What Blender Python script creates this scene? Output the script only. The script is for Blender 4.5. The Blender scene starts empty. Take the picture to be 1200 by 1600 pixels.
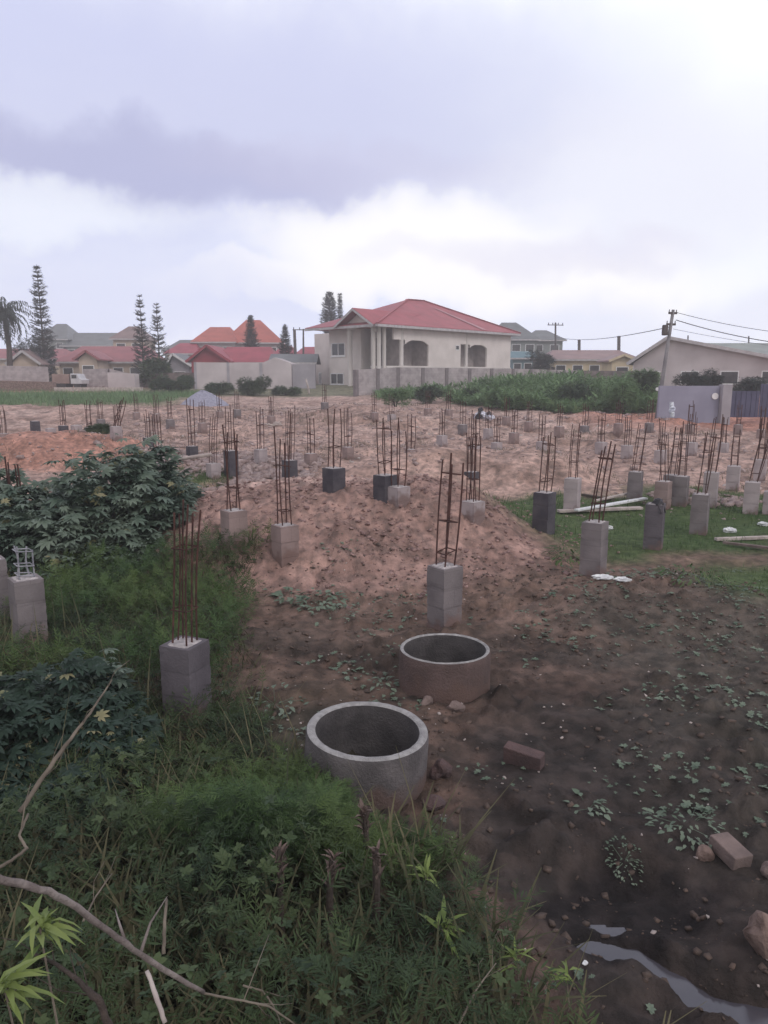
import bpy, bmesh, math, random
import numpy as np
from mathutils import Vector, Matrix
R = math.radians
random.seed(11)
rng = np.random.default_rng(7)
sc = bpy.context.scene
col = sc.collection

# ------------------------------------------------------------------ camera
CAMZ, PITCH, F = 2.9, R(10.3), 1155.0
cam_d = bpy.data.cameras.new('camera'); cam = bpy.data.objects.new('camera', cam_d); col.objects.link(cam)
cam.location = (0, 0, CAMZ); cam.rotation_euler = (R(90) - PITCH, 0, 0)
cam_d.sensor_fit = 'VERTICAL'; cam_d.sensor_height = 36; cam_d.lens = 36 * F / 1600
cam_d.clip_start = 0.05; cam_d.clip_end = 4000
sc.camera = cam
sc.render.engine = 'CYCLES'
sc.view_settings.view_transform = 'Standard'; sc.view_settings.look = 'None'
sc.view_settings.gamma = 1.0; sc.view_settings.exposure = 0.0
sc.render.filter_size = 2.2
sc.cycles.volume_bounces = 1; sc.cycles.max_bounces = 6; sc.cycles.transparent_max_bounces = 8

def pix(px, py, d):
    """world point at distance y=d that shows at photograph pixel (px,py)"""
    u = (px - 600) / F; v = (800 - py) / F
    dy = math.cos(PITCH) + v * math.sin(PITCH); dz = -math.sin(PITCH) + v * math.cos(PITCH)
    k = d / dy
    return Vector((u * k, d, CAMZ + dz * k))
def pdir(px, py):
    v = pix(px, py, 1.0) - Vector((0, 0, CAMZ)); return v.normalized()

# ------------------------------------------------------------------ world: overcast evening sky with cloud banks
world = bpy.data.worlds.new('World'); sc.world = world; world.use_nodes = True
SUN_EL, SUN_AZ = 38.0, 140.0
def build_world():
    nt = world.node_tree; N = nt.nodes; L = nt.links; N.clear()
    def n(t, **k):
        x = N.new(t)
        for a, b in k.items(): setattr(x, a, b)
        return x
    def val(x, s, v): x.inputs[s].default_value = v
    tc = n('ShaderNodeTexCoord'); mp = tc.outputs['Generated']
    sky = n('ShaderNodeTexSky', sky_type='NISHITA'); sky.sun_disc = False
    sky.sun_elevation = R(SUN_EL); sky.sun_rotation = R(SUN_AZ); sky.air_density = 1.3; sky.dust_density = 2.5
    nz = n('ShaderNodeTexNoise'); val(nz, 'Scale', 3.2); val(nz, 'Detail', 7); val(nz, 'Roughness', .55)
    st = n('ShaderNodeMapping'); st.inputs['Scale'].default_value = (1, 1, 2.6); L.new(mp, st.inputs['Vector'])
    L.new(st.outputs[0], nz.inputs['Vector'])
    nw = n('ShaderNodeTexNoise'); val(nw, 'Scale', 5.0); val(nw, 'Detail', 6); val(nw, 'Roughness', .56)
    L.new(mp, nw.inputs['Vector'])
    def math_(op, a, b=None, clamp=False):
        m = n('ShaderNodeMath', operation=op); m.use_clamp = clamp
        for i, q in enumerate((a, b)):
            if q is None: continue
            if isinstance(q, (int, float)): m.inputs[i].default_value = q
            else: L.new(q, m.inputs[i])
        return m.outputs[0]
    # warp the direction a little so that cloud edges are ragged
    sub = n('ShaderNodeVectorMath', operation='SUBTRACT'); L.new(nw.outputs['Color'], sub.inputs[0]); sub.inputs[1].default_value = (.5, .5, .5)
    sca = n('ShaderNodeVectorMath', operation='SCALE'); L.new(sub.outputs[0], sca.inputs[0]); sca.inputs['Scale'].default_value = .17
    add = n('ShaderNodeVectorMath', operation='ADD'); L.new(mp, add.inputs[0]); L.new(sca.outputs[0], add.inputs[1])
    sep = n('ShaderNodeSeparateXYZ'); L.new(add.outputs[0], sep.inputs[0])
    az = math_('ARCTAN2', sep.outputs['X'], sep.outputs['Y'])
    el = math_('ARCSINE', math_('MULTIPLY', sep.outputs['Z'], .999))
    def blob(px, py, rx, ry, soft=1.0, power=1.0, tilt=0.0):
        d = pdir(px, py); a0 = math.atan2(d.x, d.y); e0 = math.asin(d.z)
        da = math_('SUBTRACT', az, a0); de = math_('SUBTRACT', el, e0)
        if tilt: de = math_('SUBTRACT', de, math_('MULTIPLY', da, tilt))
        da = math_('DIVIDE', da, rx / F); de = math_('DIVIDE', de, ry / F)
        r2 = math_('ADD', math_('MULTIPLY', da, da), math_('MULTIPLY', de, de))
        v = math_('SUBTRACT', 1.0, r2, True)
        s = n('ShaderNodeMapRange', interpolation_type='SMOOTHSTEP'); L.new(v, s.inputs['Value']); val(s, 'From Max', soft); val(s, 'To Max', power)
        return s.outputs[0]
    def mix(fac, a, b):
        m = n('ShaderNodeMix', data_type='RGBA')
        if isinstance(fac, (int, float)): m.inputs[0].default_value = fac
        else: L.new(fac, m.inputs[0])
        for i, q in ((6, a), (7, b)):
            if isinstance(q, tuple): m.inputs[i].default_value = (*q, 1)
            else: L.new(q, m.inputs[i])
        return m.outputs[2]
    ramp = n('ShaderNodeMapRange', interpolation_type='SMOOTHSTEP'); L.new(nz.outputs[0], ramp.inputs['Value'])
    val(ramp, 'From Min', .40); val(ramp, 'From Max', .64)
    c = mix(ramp.outputs[0], (.70, .74, .92), (.86, .88, .98))
    c = mix(blob(1150, 80, 720, 420, .9, .9), c, (.95, .98, 1.03))          # bright break upper right
    c = mix(blob(380, 20, 340, 75, .9, .8), c, (.95, .97, 1.02))
    c = mix(blob(560, 170, 540, 180, .9, .75), c, (.62, .65, .83))          # grey bank, centre
    c = mix(blob(160, 160, 760, 215, .9, .8), c, (.51, .54, .77))          # heavy bank, left
    c = mix(blob(170, 270, 440, 66, .9, .85), c, (.37, .39, .62))           # its darkest underside
    c = mix(blob(560, 262, 330, 45, 1.0, .40), c, (.50, .49, .68))
    c = mix(blob(1000, 290, 330, 120, 1.0, .6), c, (.74, .75, .88))
    c = mix(blob(640, 380, 290, 80, .9, .95), c, (.98, .97, .98))              # glowing white cumulus above the roofs
    c = mix(blob(450, 442, 230, 36, .7, .95), c, (.98, .97, .98))
    c = mix(blob(760, 440, 440, 50, .8, .9), c, (.97, .955, .965))
    c = mix(blob(60, 325, 260, 45, 1.0, .7), c, (.88, .92, 1.0))
    c = mix(blob(620, 395, 90, 30, 1.0, .5), c, (.82, .81, .90))
    c = mix(blob(900, 395, 260, 34, 1.0, .7), c, (.76, .75, .87))
    c = mix(blob(160, 470, 440, 95, 1.0, .85), c, (.66, .69, .88))
    c = mix(blob(1020, 500, 420, 60, 1.0, .7), c, (.76, .78, .92))
    # the dull ceiling of cloud overhead, outside the picture
    sp2 = n('ShaderNodeSeparateXYZ'); L.new(mp, sp2.inputs[0])
    bk = n('ShaderNodeMapRange', interpolation_type='SMOOTHSTEP'); L.new(sp2.outputs['Y'], bk.inputs['Value']); val(bk, 'From Min', .25); val(bk, 'From Max', -.35); val(bk, 'To Max', .85)
    c = mix(bk.outputs[0], c, (.80, .76, .74))
    up = n('ShaderNodeMapRange', interpolation_type='SMOOTHSTEP'); L.new(el, up.inputs['Value']); val(up, 'From Min', .55); val(up, 'From Max', 1.1)
    c = mix(up.outputs[0], c, (.50, .48, .50))
    dn = n('ShaderNodeMapRange'); L.new(el, dn.inputs['Value']); val(dn, 'From Min', -.02); val(dn, 'From Max', -.12)
    c = mix(dn.outputs[0], c, (.16, .13, .12))
    b1 = n('ShaderNodeBackground'); L.new(sky.outputs[0], b1.inputs[0]); val(b1, 'Strength', .06)
    b2 = n('ShaderNodeBackground'); L.new(c, b2.inputs[0]); val(b2, 'Strength', 1.34)
    ms = n('ShaderNodeMixShader'); ms.inputs[0].default_value = .93
    L.new(b1.outputs[0], ms.inputs[1]); L.new(b2.outputs[0], ms.inputs[2])
    o = n('ShaderNodeOutputWorld'); L.new(ms.outputs[0], o.inputs['Surface'])
build_world()
sun_d = bpy.data.lights.new('sun', 'SUN'); sun = bpy.data.objects.new('sun', sun_d); col.objects.link(sun)
sun_d.energy = 1.0; sun_d.angle = R(22); sun_d.color = (1.0, .95, .9)
sun.rotation_euler = (R(90 - SUN_EL), 0, R(180 - SUN_AZ))   # behind the cloud, over the right shoulder
sun.location = (0, 0, 50)

# ------------------------------------------------------------------ noise and terrain
def _hash(ix, iy, s):
    h = (ix.astype(np.int64) * 374761393 + iy.astype(np.int64) * 668265263 + s * 974634777) & 0xffffffff
    h = ((h ^ (h >> 13)) * 1274126177) & 0xffffffff
    return ((h ^ (h >> 16)) & 0xffff) / 65535.0
def vnoise(x, y, s=0):
    ix = np.floor(x); iy = np.floor(y); fx = x - ix; fy = y - iy
    fx = fx * fx * (3 - 2 * fx); fy = fy * fy * (3 - 2 * fy)
    a = _hash(ix, iy, s); b = _hash(ix + 1, iy, s); c = _hash(ix, iy + 1, s); d = _hash(ix + 1, iy + 1, s)
    return (a * (1 - fx) + b * fx) * (1 - fy) + (c * (1 - fx) + d * fx) * fy
def fbm(x, y, s=0, o=4, rough=.5):
    t = np.zeros_like(x); a = 1.0; w = 0
    for i in range(o):
        t = t + a * vnoise(x * 2**i + 13.7 * i, y * 2**i - 7.1 * i, s + i); w += a; a *= rough
    return t / w - .5
def sst(a, b, x):
    t = np.clip((x - a) / (b - a), 0, 1); return t * t * (3 - 2 * t)
def hump(x, y, cx, cy, rx, ry1, ry2, p=1.0, rot=0.0):
    dx = x - cx; dy = y - cy
    if rot:
        c, s = math.cos(rot), math.sin(rot); dx, dy = dx * c + dy * s, -dx * s + dy * c
    ry = np.where(dy < 0, ry1, ry2)
    r = np.sqrt((dx / rx) ** 2 + (dy / ry) ** 2)
    return 1 - sst(0, 1, r ** p)
LEVEL = -.115
def on_level(px, py):
    v = pdir(px, py); k = (LEVEL - CAMZ) / v.z; return Vector((v.x * k, v.y * k, LEVEL))
STREAM = [on_level(*q) for q in ((930, 1494), (990, 1503), (1045, 1530), (1100, 1570), (1150, 1592), (1230, 1594), (1330, 1600))]
def stream_dist(x, y):
    d = np.full(x.shape, 1e9)
    for a, b in zip(STREAM[:-1], STREAM[1:]):
        ax, ay, bx, by = a.x, a.y, b.x, b.y
        t = np.clip(((x - ax) * (bx - ax) + (y - ay) * (by - ay)) / ((bx - ax)**2 + (by - ay)**2), 0, 1)
        d = np.minimum(d, np.hypot(x - ax - t * (bx - ax), y - ay - t * (by - ay)))
    return d
RINGS = [(pix(574, 1137, 5.02).x, 5.02), (pix(695, 1012, 6.72).x, 6.72)]
def grass_right(x, y):
    wx = x + .9 * fbm(x * .9, y * .9, 41); wy = y + 1.6 * fbm(x * .8, y * .8, 42)
    m = hump(wx, wy, 4.6, 14.3, 3.6, 3.2, 4.6, 1.6, .15)
    m = np.maximum(m, hump(wx, wy, 7.6, 15.5, 2.6, 3.2, 4.0, 1.6))
    m = np.maximum(m, .55 * hump(wx, wy, 6.2, 9.6, 2.2, 2.0, 2.2, 1.4))
    return np.clip(m * 2.6, 0, 1)
def H(x, y, fine=True):
    x = np.asarray(x, float); y = np.asarray(y, float)
    z = 2.15 * np.clip((y - 15) / 62, 0, 1) ** 1.0
    z = z - .15 * sst(15, 17, y) * 0
    # broken ground of the far site
    far = sst(18, 26, y) * (1 - sst(56, 66, y))
    z = z + far * .55 * fbm(x * .16, y * .13, 3, 3)
    z = z + far * .30 * fbm(x * .7, y * .6, 5, 3)
    z = z - far * .16 * sst(.05, .18, fbm(x * .9, y * .7, 15, 3)) * (1 - sst(40, 50, y))
    # heaps of dug earth
    wx = x + .5 * fbm(x * .8, y * .8, 20); wy = y + .6 * fbm(x * .8, y * .8, 21)
    z = z + .95 * hump(wx, wy, -.9, 14.1, 5.2, 5.0, 2.7, 1.6)
    z = z - .50 * hump(wx, wy, -1.2, 18.0, 6.0, 1.9, 2.6, 1.6)
    z = z + .26 * hump(wx, wy, .9, 12.9, 1.9, 2.2, 2.2, 1.4)
    z = z + .62 * hump(wx, wy, 3.4, 21.2, 3.8, 2.4, 2.6, 1.5)
    z = z + .50 * hump(wx, wy, .6, 20.0, 2.4, 2.2, 2.4, 1.4)
    z = z + .60 * hump(wx, wy, -2.9, 18.6, 1.7, 1.4, 1.8, 1.4)
    z = z + .75 * hump(wx, wy, -10.9, 24.2, 5.0, 2.8, 3.2, 1.4)
    z = z + .65 * hump(wx, wy, -1.2, 39.0, 4.5, 4.5, 6.0, 1.4)
    z = z + .5 * hump(wx, wy, 3.0, 34.0, 4.0, 3.5, 5.0, 1.4)
    z = z + .22 * hump(wx, wy, 3.6, 9.2, 2.6, 1.6, 2.0, 1.3)
    # gully in the mud, lower right
    z = z - .16 * hump(wx, wy, 1.35, 3.75, .75, .5, .45, 1.5)
    sd = stream_dist(x, y)
    for qx, qy in RINGS: z = z - .75 * (1 - sst(.30, .39, np.hypot(x - qx, y - qy)))
    g = grass_right(x, y)
    near = 1 - sst(22, 40, y)
    rough_amt = (1 - .85 * g)
    z = z + rough_amt * near * .10 * fbm(x * 1.7, y * 1.7, 7, 3)
    if fine:
        mound = hump(wx, wy, -.5, 12.6, 5.6, 4.6, 3.5, 1.7)
        lump = np.abs(fbm(x * 4.2, y * 4.2, 9, 4, .6))
        z = z + rough_amt * (.055 + .10 * mound) * (lump * 1.9 - .25) * (1 - sst(30, 60, y))
        nr_ = 1 - sst(14, 22, y)
        clod = np.clip(fbm(x * 5.5, y * 5.5, 11, 3, .5) * 3.2, 0, .8) * (.35 + sst(-.1, .15, fbm(x * 1.1, y * 1.1, 13, 2)))
        z = z + rough_amt * nr_ * .085 * clod
        foot = np.clip(fbm(x * 3.0, y * 3.0, 17, 2, .4) * 4 - .55, 0, 1)
        z = z - rough_amt * nr_ * .06 * foot
        z = z + .03 * fbm(x * 14, y * 14, 31, 3, .6) * (1 - sst(9, 16, y)) * rough_amt
        sk = 1 - sst(.0, .17, sd + .07 * fbm(x * 8, y * 8, 19, 3))
        z = z * (1 - sk) + (LEVEL - .06) * sk
        z = z + .10 * fbm(x * 2.2, y * 2.2, 33, 3, .6) * sst(16, 22, y) * (1 - sst(50, 62, y)) * (1 - g)
    return z
def h(x, y): return float(H(np.array([x]), np.array([y]))[0])
def ground_at(px, py, d0=2.3, d1=130):
    ds = np.geomspace(d0, d1, 2600)
    u = (px - 600) / F; v = (800 - py) / F
    dy = math.cos(PITCH) + v * math.sin(PITCH); dz = -math.sin(PITCH) + v * math.cos(PITCH)
    xs = u * ds / dy; zs = CAMZ + dz * ds / dy
    below = np.nonzero(zs < H(xs, ds))[0]
    i = below[0] if len(below) else len(ds) - 1
    return Vector((xs[i], ds[i], zs[i]))

# ------------------------------------------------------------------ materials
def mat(name, c1, c2=None, rough=.85, scale=3.0, bump=0.0, bscale=None, detail=5, island=False, translucent=0.0,
        spec=.3, metallic=0.0, c3=None, attr=None, lo=.38, hi=.62):
    m = bpy.data.materials.new(name); m.use_nodes = True
    nt = m.node_tree; N = nt.nodes; L = nt.links
    b = N['Principled BSDF']; b.inputs['Roughness'].default_value = rough
    b.inputs['Specular IOR Level'].default_value = spec; b.inputs['Metallic'].default_value = metallic
    c2 = c2 or tuple(v * .75 for v in c1)
    tc = N.new('ShaderNodeTexCoord')
    nz = N.new('ShaderNodeTexNoise'); nz.inputs['Scale'].default_value = scale; nz.inputs['Detail'].default_value = detail
    L.new(tc.outputs['Object'], nz.inputs['Vector'])
    mr = N.new('ShaderNodeMapRange'); mr.inputs['From Min'].default_value = lo; mr.inputs['From Max'].default_value = hi
    L.new(nz.outputs[0], mr.inputs['Value'])
    mx = N.new('ShaderNodeMix'); mx.data_type = 'RGBA'
    mx.inputs[6].default_value = (*c1, 1); mx.inputs[7].default_value = (*c2, 1)
    if island:
        g = N.new('ShaderNodeNewGeometry'); L.new(g.outputs['Random Per Island'], mx.inputs[0])
        mx2 = N.new('ShaderNodeMix'); mx2.data_type = 'RGBA'; mx2.inputs[7].default_value = (*(c3 or c2), 1)
        L.new(mx.outputs[2], mx2.inputs[6]); L.new(mr.outputs[0], mx2.inputs[0]); out = mx2.outputs[2]
    else:
        L.new(mr.outputs[0], mx.inputs[0]); out = mx.outputs[2]
    if attr:
        a = N.new('ShaderNodeAttribute'); a.attribute_name = attr
        mx3 = N.new('ShaderNodeMix'); mx3.data_type = 'RGBA'; mx3.blend_type = 'MULTIPLY'; mx3.inputs[0].default_value = 1
        L.new(a.outputs['Color'], mx3.inputs[6]); L.new(out, mx3.inputs[7]); out = mx3.outputs[2]
    L.new(out, b.inputs['Base Color'])
    if bump:
        n2 = N.new('ShaderNodeTexNoise'); n2.inputs['Scale'].default_value = bscale or scale * 6; n2.inputs['Detail'].default_value = 6
        n2.inputs['Roughness'].default_value = .65
        L.new(tc.outputs['Object'], n2.inputs['Vector'])
        bp = N.new('ShaderNodeBump'); bp.inputs['Strength'].default_value = bump; bp.inputs['Distance'].default_value = .03
        L.new(n2.outputs[0], bp.inputs['Height']); L.new(bp.outputs[0], b.inputs['Normal'])
    if translucent:
        t = N.new('ShaderNodeBsdfTranslucent'); L.new(out, t.inputs['Color'])
        s = N.new('ShaderNodeMixShader'); s.inputs[0].default_value = translucent
        L.new(b.outputs[0], s.inputs[1]); L.new(t.outputs[0], s.inputs[2]); L.new(s.outputs[0], N['Material Output'].inputs['Surface'])
    return m
M = {}
M['soil'] = mat('soil', (1.18, 1.12, 1.08), (.66, .67, .66), .92, 7.0, 1.0, 26, 9, attr='soil_colour', spec=.15)
def block_mat(name, c1, c2, row=.22, length=.45, rough=.9, mortar=.6):
    m = mat(name, c1, c2, rough, 2.2, .35, 40)
    nt = m.node_tree; N = nt.nodes; L = nt.links; b = N['Principled BSDF']
    src = b.inputs['Base Color'].links[0].from_socket
    tc = N.new('ShaderNodeTexCoord'); br = N.new('ShaderNodeTexBrick'); sp = N.new('ShaderNodeSeparateXYZ')
    L.new(tc.outputs['Object'], sp.inputs[0])
    ad = N.new('ShaderNodeMath'); ad.operation = 'ADD'; L.new(sp.outputs['X'], ad.inputs[0]); L.new(sp.outputs['Y'], ad.inputs[1])
    cb = N.new('ShaderNodeCombineXYZ'); L.new(ad.outputs[0], cb.inputs[0]); L.new(sp.outputs['Z'], cb.inputs[1])
    L.new(cb.outputs[0], br.inputs['Vector'])
    br.inputs['Scale'].default_value = 1; br.inputs['Brick Width'].default_value = length; br.inputs['Row Height'].default_value = row
    br.inputs['Mortar Size'].default_value = .008; br.inputs['Mortar Smooth'].default_value = .4
    br.inputs['Color1'].default_value = (1, 1, 1, 1); br.inputs['Color2'].default_value = (.86, .86, .86, 1); br.inputs['Mortar'].default_value = (mortar, mortar, mortar, 1)
    mu = N.new('ShaderNodeMix'); mu.data_type = 'RGBA'; mu.blend_type = 'MULTIPLY'; mu.inputs[0].default_value = 1
    L.new(src, mu.inputs[6]); L.new(br.outputs['Color'], mu.inputs[7])
    # soil splashed up from the ground, with a ragged edge of its own
    sn = N.new('ShaderNodeTexNoise'); sn.inputs['Scale'].default_value = 5; sn.inputs['Detail'].default_value = 6; L.new(tc.outputs['Object'], sn.inputs['Vector'])
    m1 = N.new('ShaderNodeMath'); m1.operation = 'MULTIPLY_ADD'; L.new(sn.outputs[0], m1.inputs[0]); m1.inputs[1].default_value = -.9; L.new(sp.outputs['Z'], m1.inputs[2])
    m2 = N.new('ShaderNodeMapRange'); L.new(m1.outputs[0], m2.inputs['Value']); m2.inputs['From Min'].default_value = -.30; m2.inputs['From Max'].default_value = -.48; m2.inputs['To Max'].default_value = .8
    m3 = N.new('ShaderNodeMix'); m3.data_type = 'RGBA'; L.new(m2.outputs[0], m3.inputs[0]); L.new(mu.outputs[2], m3.inputs[6]); m3.inputs[7].default_value = (.17, .11, .10, 1)
    L.new(m3.outputs[2], b.inputs['Base Color'])
    return m
def splash(m, colr=(.13, .085, .075), top=.14, amt=.8):
    N = m.node_tree.nodes; L = m.node_tree.links; b = N['Principled BSDF']; src = b.inputs['Base Color'].links[0].from_socket
    tc = N.new('ShaderNodeTexCoord'); sp = N.new('ShaderNodeSeparateXYZ'); L.new(tc.outputs['Object'], sp.inputs[0])
    sn = N.new('ShaderNodeTexNoise'); sn.inputs['Scale'].default_value = 6; sn.inputs['Detail'].default_value = 7; L.new(tc.outputs['Object'], sn.inputs['Vector'])
    m1 = N.new('ShaderNodeMath'); m1.operation = 'MULTIPLY_ADD'; L.new(sn.outputs[0], m1.inputs[0]); m1.inputs[1].default_value = -.7; L.new(sp.outputs['Z'], m1.inputs[2])
    m2 = N.new('ShaderNodeMapRange'); L.new(m1.outputs[0], m2.inputs['Value']); m2.inputs['From Min'].default_value = top - .35; m2.inputs['From Max'].default_value = top - .50; m2.inputs['To Max'].default_value = amt
    m3 = N.new('ShaderNodeMix'); m3.data_type = 'RGBA'; L.new(m2.outputs[0], m3.inputs[0]); L.new(src, m3.inputs[6]); m3.inputs[7].default_value = (*colr, 1)
    L.new(m3.outputs[2], b.inputs['Base Color'])
M['block'] = block_mat('concrete_block', (.215, .19, .20), (.14, .122, .132), .22, 9.0, mortar=.82)
M['block_dark'] = block_mat('damp_concrete_block', (.125, .112, .13), (.085, .075, .09), .22, 9.0, mortar=.85)
M['block_pale'] = block_mat('pale_concrete_block', (.40, .345, .36), (.30, .26, .275), .22, 9.0, mortar=.85)
M['block_brown'] = block_mat('earthy_concrete_block', (.30, .225, .22), (.22, .165, .16), .22, 9.0, mortar=.85)
M['bitumen'] = mat('bitumen_coat', (.052, .048, .062), (.085, .078, .092), .7, 4, .3, 30, spec=.3)
M['mortar_top'] = mat('mortar_top', (.50, .46, .47), (.30, .28, .29), .95, 12, .6, 50)
M['rust'] = mat('rusty_steel', (.050, .026, .026), (.10, .048, .042), .85, 9, .3, 60, spec=.2)
M['steel_grey'] = mat('dull_steel', (.32, .32, .36), (.20, .20, .24), .6, 14, .2, 60)
M['ring'] = mat('cast_concrete', (.165, .15, .158), (.10, .092, .098), .93, 5, .7, 45)
M['ring_inner'] = mat('dark_inner_concrete', (.085, .078, .082), (.05, .046, .05), .8, 5, .7, 45)  # inner wall coloured darker than the outside of the ring
M['ring_rim'] = mat('cast_concrete_rim', (.46, .45, .46), (.33, .32, .33), .95, 18, .9, 90)
M['ring_brown'] = mat('soiled_concrete', (.14, .098, .095), (.095, .068, .066), .93, 4, .7, 45)
splash(M['ring']); splash(M['ring_brown'], top=.2)
M['stone_dark'] = mat('dark_block', (.13, .085, .085), (.085, .06, .062), .95, 6, .8, 40)
M['clod'] = mat('clod', (.17, .12, .10), (.075, .056, .05), .95, 8, .8, 30, island=True, c3=(.10, .075, .066))
M['stone_brown'] = mat('brown_block', (.22, .165, .155), (.15, .115, .11), .95, 5, .6, 40)
M['stone_pink'] = mat('pink_stone', (.25, .18, .16), (.13, .09, .08), .95, 11, .8, 25)
M['rubble'] = mat('rubble', (.43, .29, .27), (.27, .175, .17), .95, 8, .8, 30, island=True, c3=(.20, .13, .125))
M['rubble_grey'] = mat('rubble_grey', (.46, .37, .36), (.31, .24, .235), .95, 8, .8, 30, island=True, c3=(.27, .20, .195))
M['gravel'] = mat('gravel', (.33, .33, .42), (.25, .25, .33), .95, 9, 1.0, 30, 8)
M['leaf_teal'] = mat('leaf_teal', (.095, .145, .110), (.034, .064, .048), .55, 1.5, 0, island=True, translucent=.2, c3=(.15, .195, .15), spec=.5)
M['leaf_dark'] = mat('leaf_dark', (.026, .050, .033), (.013, .027, .019), .6, 2, 0, island=True, translucent=.2, c3=(.030, .056, .042))
M['leaf_fern'] = mat('leaf_fern', (.036, .066, .030), (.018, .034, .019), .65, 1.3, 0, island=True, translucent=.25, c3=(.058, .088, .032))
M['leaf_old'] = mat('leaf_old', (.20, .20, .09), (.12, .14, .08), .6, 2, 0, island=True, translucent=.2, c3=(.26, .24, .14))
M['leaf_mid'] = mat('leaf_mid', (.046, .082, .038), (.020, .038, .022), .6, 2, 0, island=True, translucent=.2, c3=(.075, .105, .045))
M['leaf_fern_fresh'] = mat('leaf_fern_fresh', (.065, .125, .040), (.036, .072, .030), .65, 1.3, 0, island=True, translucent=.25, c3=(.095, .145, .045))
M['leaf_bright'] = mat('leaf_bright', (.17, .25, .055), (.09, .155, .04), .5, 2, 0, island=True, translucent=.3, c3=(.25, .31, .10), spec=.4)
M['leaf_weed'] = mat('leaf_weed', (.125, .175, .125), (.070, .105, .075), .6, 2, 0, island=True, translucent=.15, c3=(.17, .215, .165))
M['grass'] = mat('grass_blades', (.070, .135, .048), (.040, .085, .034), .7, 1.2, 0, island=True, translucent=.25, c3=(.11, .155, .06))
M['grass_dry'] = mat('dry_grass_blades', (.078, .084, .046), (.036, .045, .026), .8, 1.2, 0, island=True, translucent=.2, c3=(.15, .135, .08))
M['reed'] = mat('reed_leaves', (.21, .32, .15), (.11, .19, .095), .65, .5, 0, island=True, translucent=.25, c3=(.12, .20, .09))
M['tree_far'] = mat('tree_leaves', (.035, .050, .045), (.022, .034, .032), .7, 1, 0, island=True, translucent=.15, c3=(.05, .065, .055))
M['tree_green'] = mat('tree_leaves_green', (.055, .095, .050), (.032, .058, .036), .7, 1, 0, island=True, translucent=.15, c3=(.08, .12, .06))
M['bark'] = mat('bark', (.30, .26, .25), (.17, .14, .135), .9, 9, .7, 40)
M['bark_dark'] = mat('bark_dark', (.085, .065, .058), (.05, .04, .036), .9, 9, .7, 40)
M['twig'] = mat('twig', (.20, .17, .14), (.12, .10, .085), .9, 9, .3, 40)
M['dead'] = mat('dead_leaves', (.13, .088, .075), (.07, .048, .043), .85, 9, .4, 40, island=True, c3=(.22, .17, .16))
M['plank'] = mat('weathered_plank', (.50, .44, .42), (.34, .29, .28), .9, 5, .3, 30)
M['plastic_white'] = mat('white_plastic', (.72, .74, .76), (.55, .56, .60), .5, 8, .3, 30)
M['plastic_black'] = mat('black_plastic', (.02, .02, .025), (.035, .03, .04), .4, 8, .3, 30)
M['cloth_white'] = mat('white_cloth', (.70, .72, .80), (.45, .46, .58), .8, 10, .3, 30)
M['water'] = mat('muddy_water', (.075, .07, .085), (.05, .048, .06), .08, 2, .05, 12, spec=.7)
def roof_mat(name, c1, c2, pitch=.35):
    m = mat(name, c1, c2, .55, .8, 0)
    return m
M['roof_red'] = roof_mat('roof_red', (.36, .085, .105), (.30, .075, .09))
M['roof_orange'] = roof_mat('roof_orange', (.44, .12, .095), (.36, .10, .08))
M['roof_crimson'] = roof_mat('roof_crimson', (.34, .060, .085), (.27, .05, .07))
M['roof_maroon'] = roof_mat('roof_maroon', (.32, .105, .115), (.26, .09, .10))
M['roof_brown'] = roof_mat('roof_brown', (.24, .16, .155), (.19, .13, .125))
M['roof_grey'] = roof_mat('roof_grey', (.17, .18, .19), (.135, .14, .15))
M['roof_greygreen'] = roof_mat('roof_greygreen', (.27, .30, .29), (.21, .235, .23))
M['roof_rose'] = roof_mat('roof_rose', (.30, .19, .19), (.24, .155, .155))
M['roof_strip'] = roof_mat('roof_ridge_cap', (.50, .27, .30), (.42, .22, .25))
M['fascia'] = mat('fascia', (.48, .46, .48), (.38, .36, .38), .7, 3)
M['render'] = mat('bare_render', (.70, .645, .63), (.60, .55, .535), .9, .6, .2, 20)
M['shaded_block'] = mat('shaded_blockwork', (.36, .315, .31), (.28, .245, .24), .9, 2, .2, 20)  # grey blockwork, darkened to put the recess shade into its colour
M['render_upper'] = mat('pale_render', (.64, .60, .59), (.56, .52, .51), .9, .6, .2, 20)
M['wall_cream'] = mat('cream_paint', (.52, .42, .35), (.44, .35, .29), .85, 1)
M['wall_yellow'] = mat('yellow_paint', (.62, .52, .36), (.52, .43, .30), .85, 1)
M['wall_red'] = mat('red_paint', (.30, .055, .075), (.24, .045, .06), .8, 1)
M['wall_grey'] = mat('grey_paint', (.36, .34, .38), (.29, .275, .31), .85, 1)
M['wall_lilac'] = mat('lilac_grey_render', (.54, .49, .51), (.43, .385, .405), .9, .5, .2, 20)
M['wall_teal'] = mat('teal_paint', (.15, .24, .28), (.12, .20, .24), .8, 1)
M['wall_olive'] = mat('green_grey_paint', (.25, .27, .27), (.20, .22, .22), .8, 1)
M['wall_blue'] = mat('blue_grey_paint', (.28, .28, .37), (.23, .23, .31), .85, .8, .1, 20)
M['gate_blue'] = mat('gate_dark_blue', (.085, .085, .15), (.065, .065, .12), .6, 2)
M['fence_block'] = block_mat('perimeter_block', (.43, .385, .40), (.31, .275, .29), .22, .46, mortar=.72)
M['fence_brown'] = block_mat('brown_perimeter_block', (.23, .185, .18), (.16, .13, .13), .22, .46, mortar=.7)
M['glass'] = mat('window_glass', (.03, .03, .035), (.05, .05, .055), .15, 3, spec=.6)
M['frame'] = mat('white_frame', (.75, .75, .77), (.68, .68, .70), .5, 3)
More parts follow.
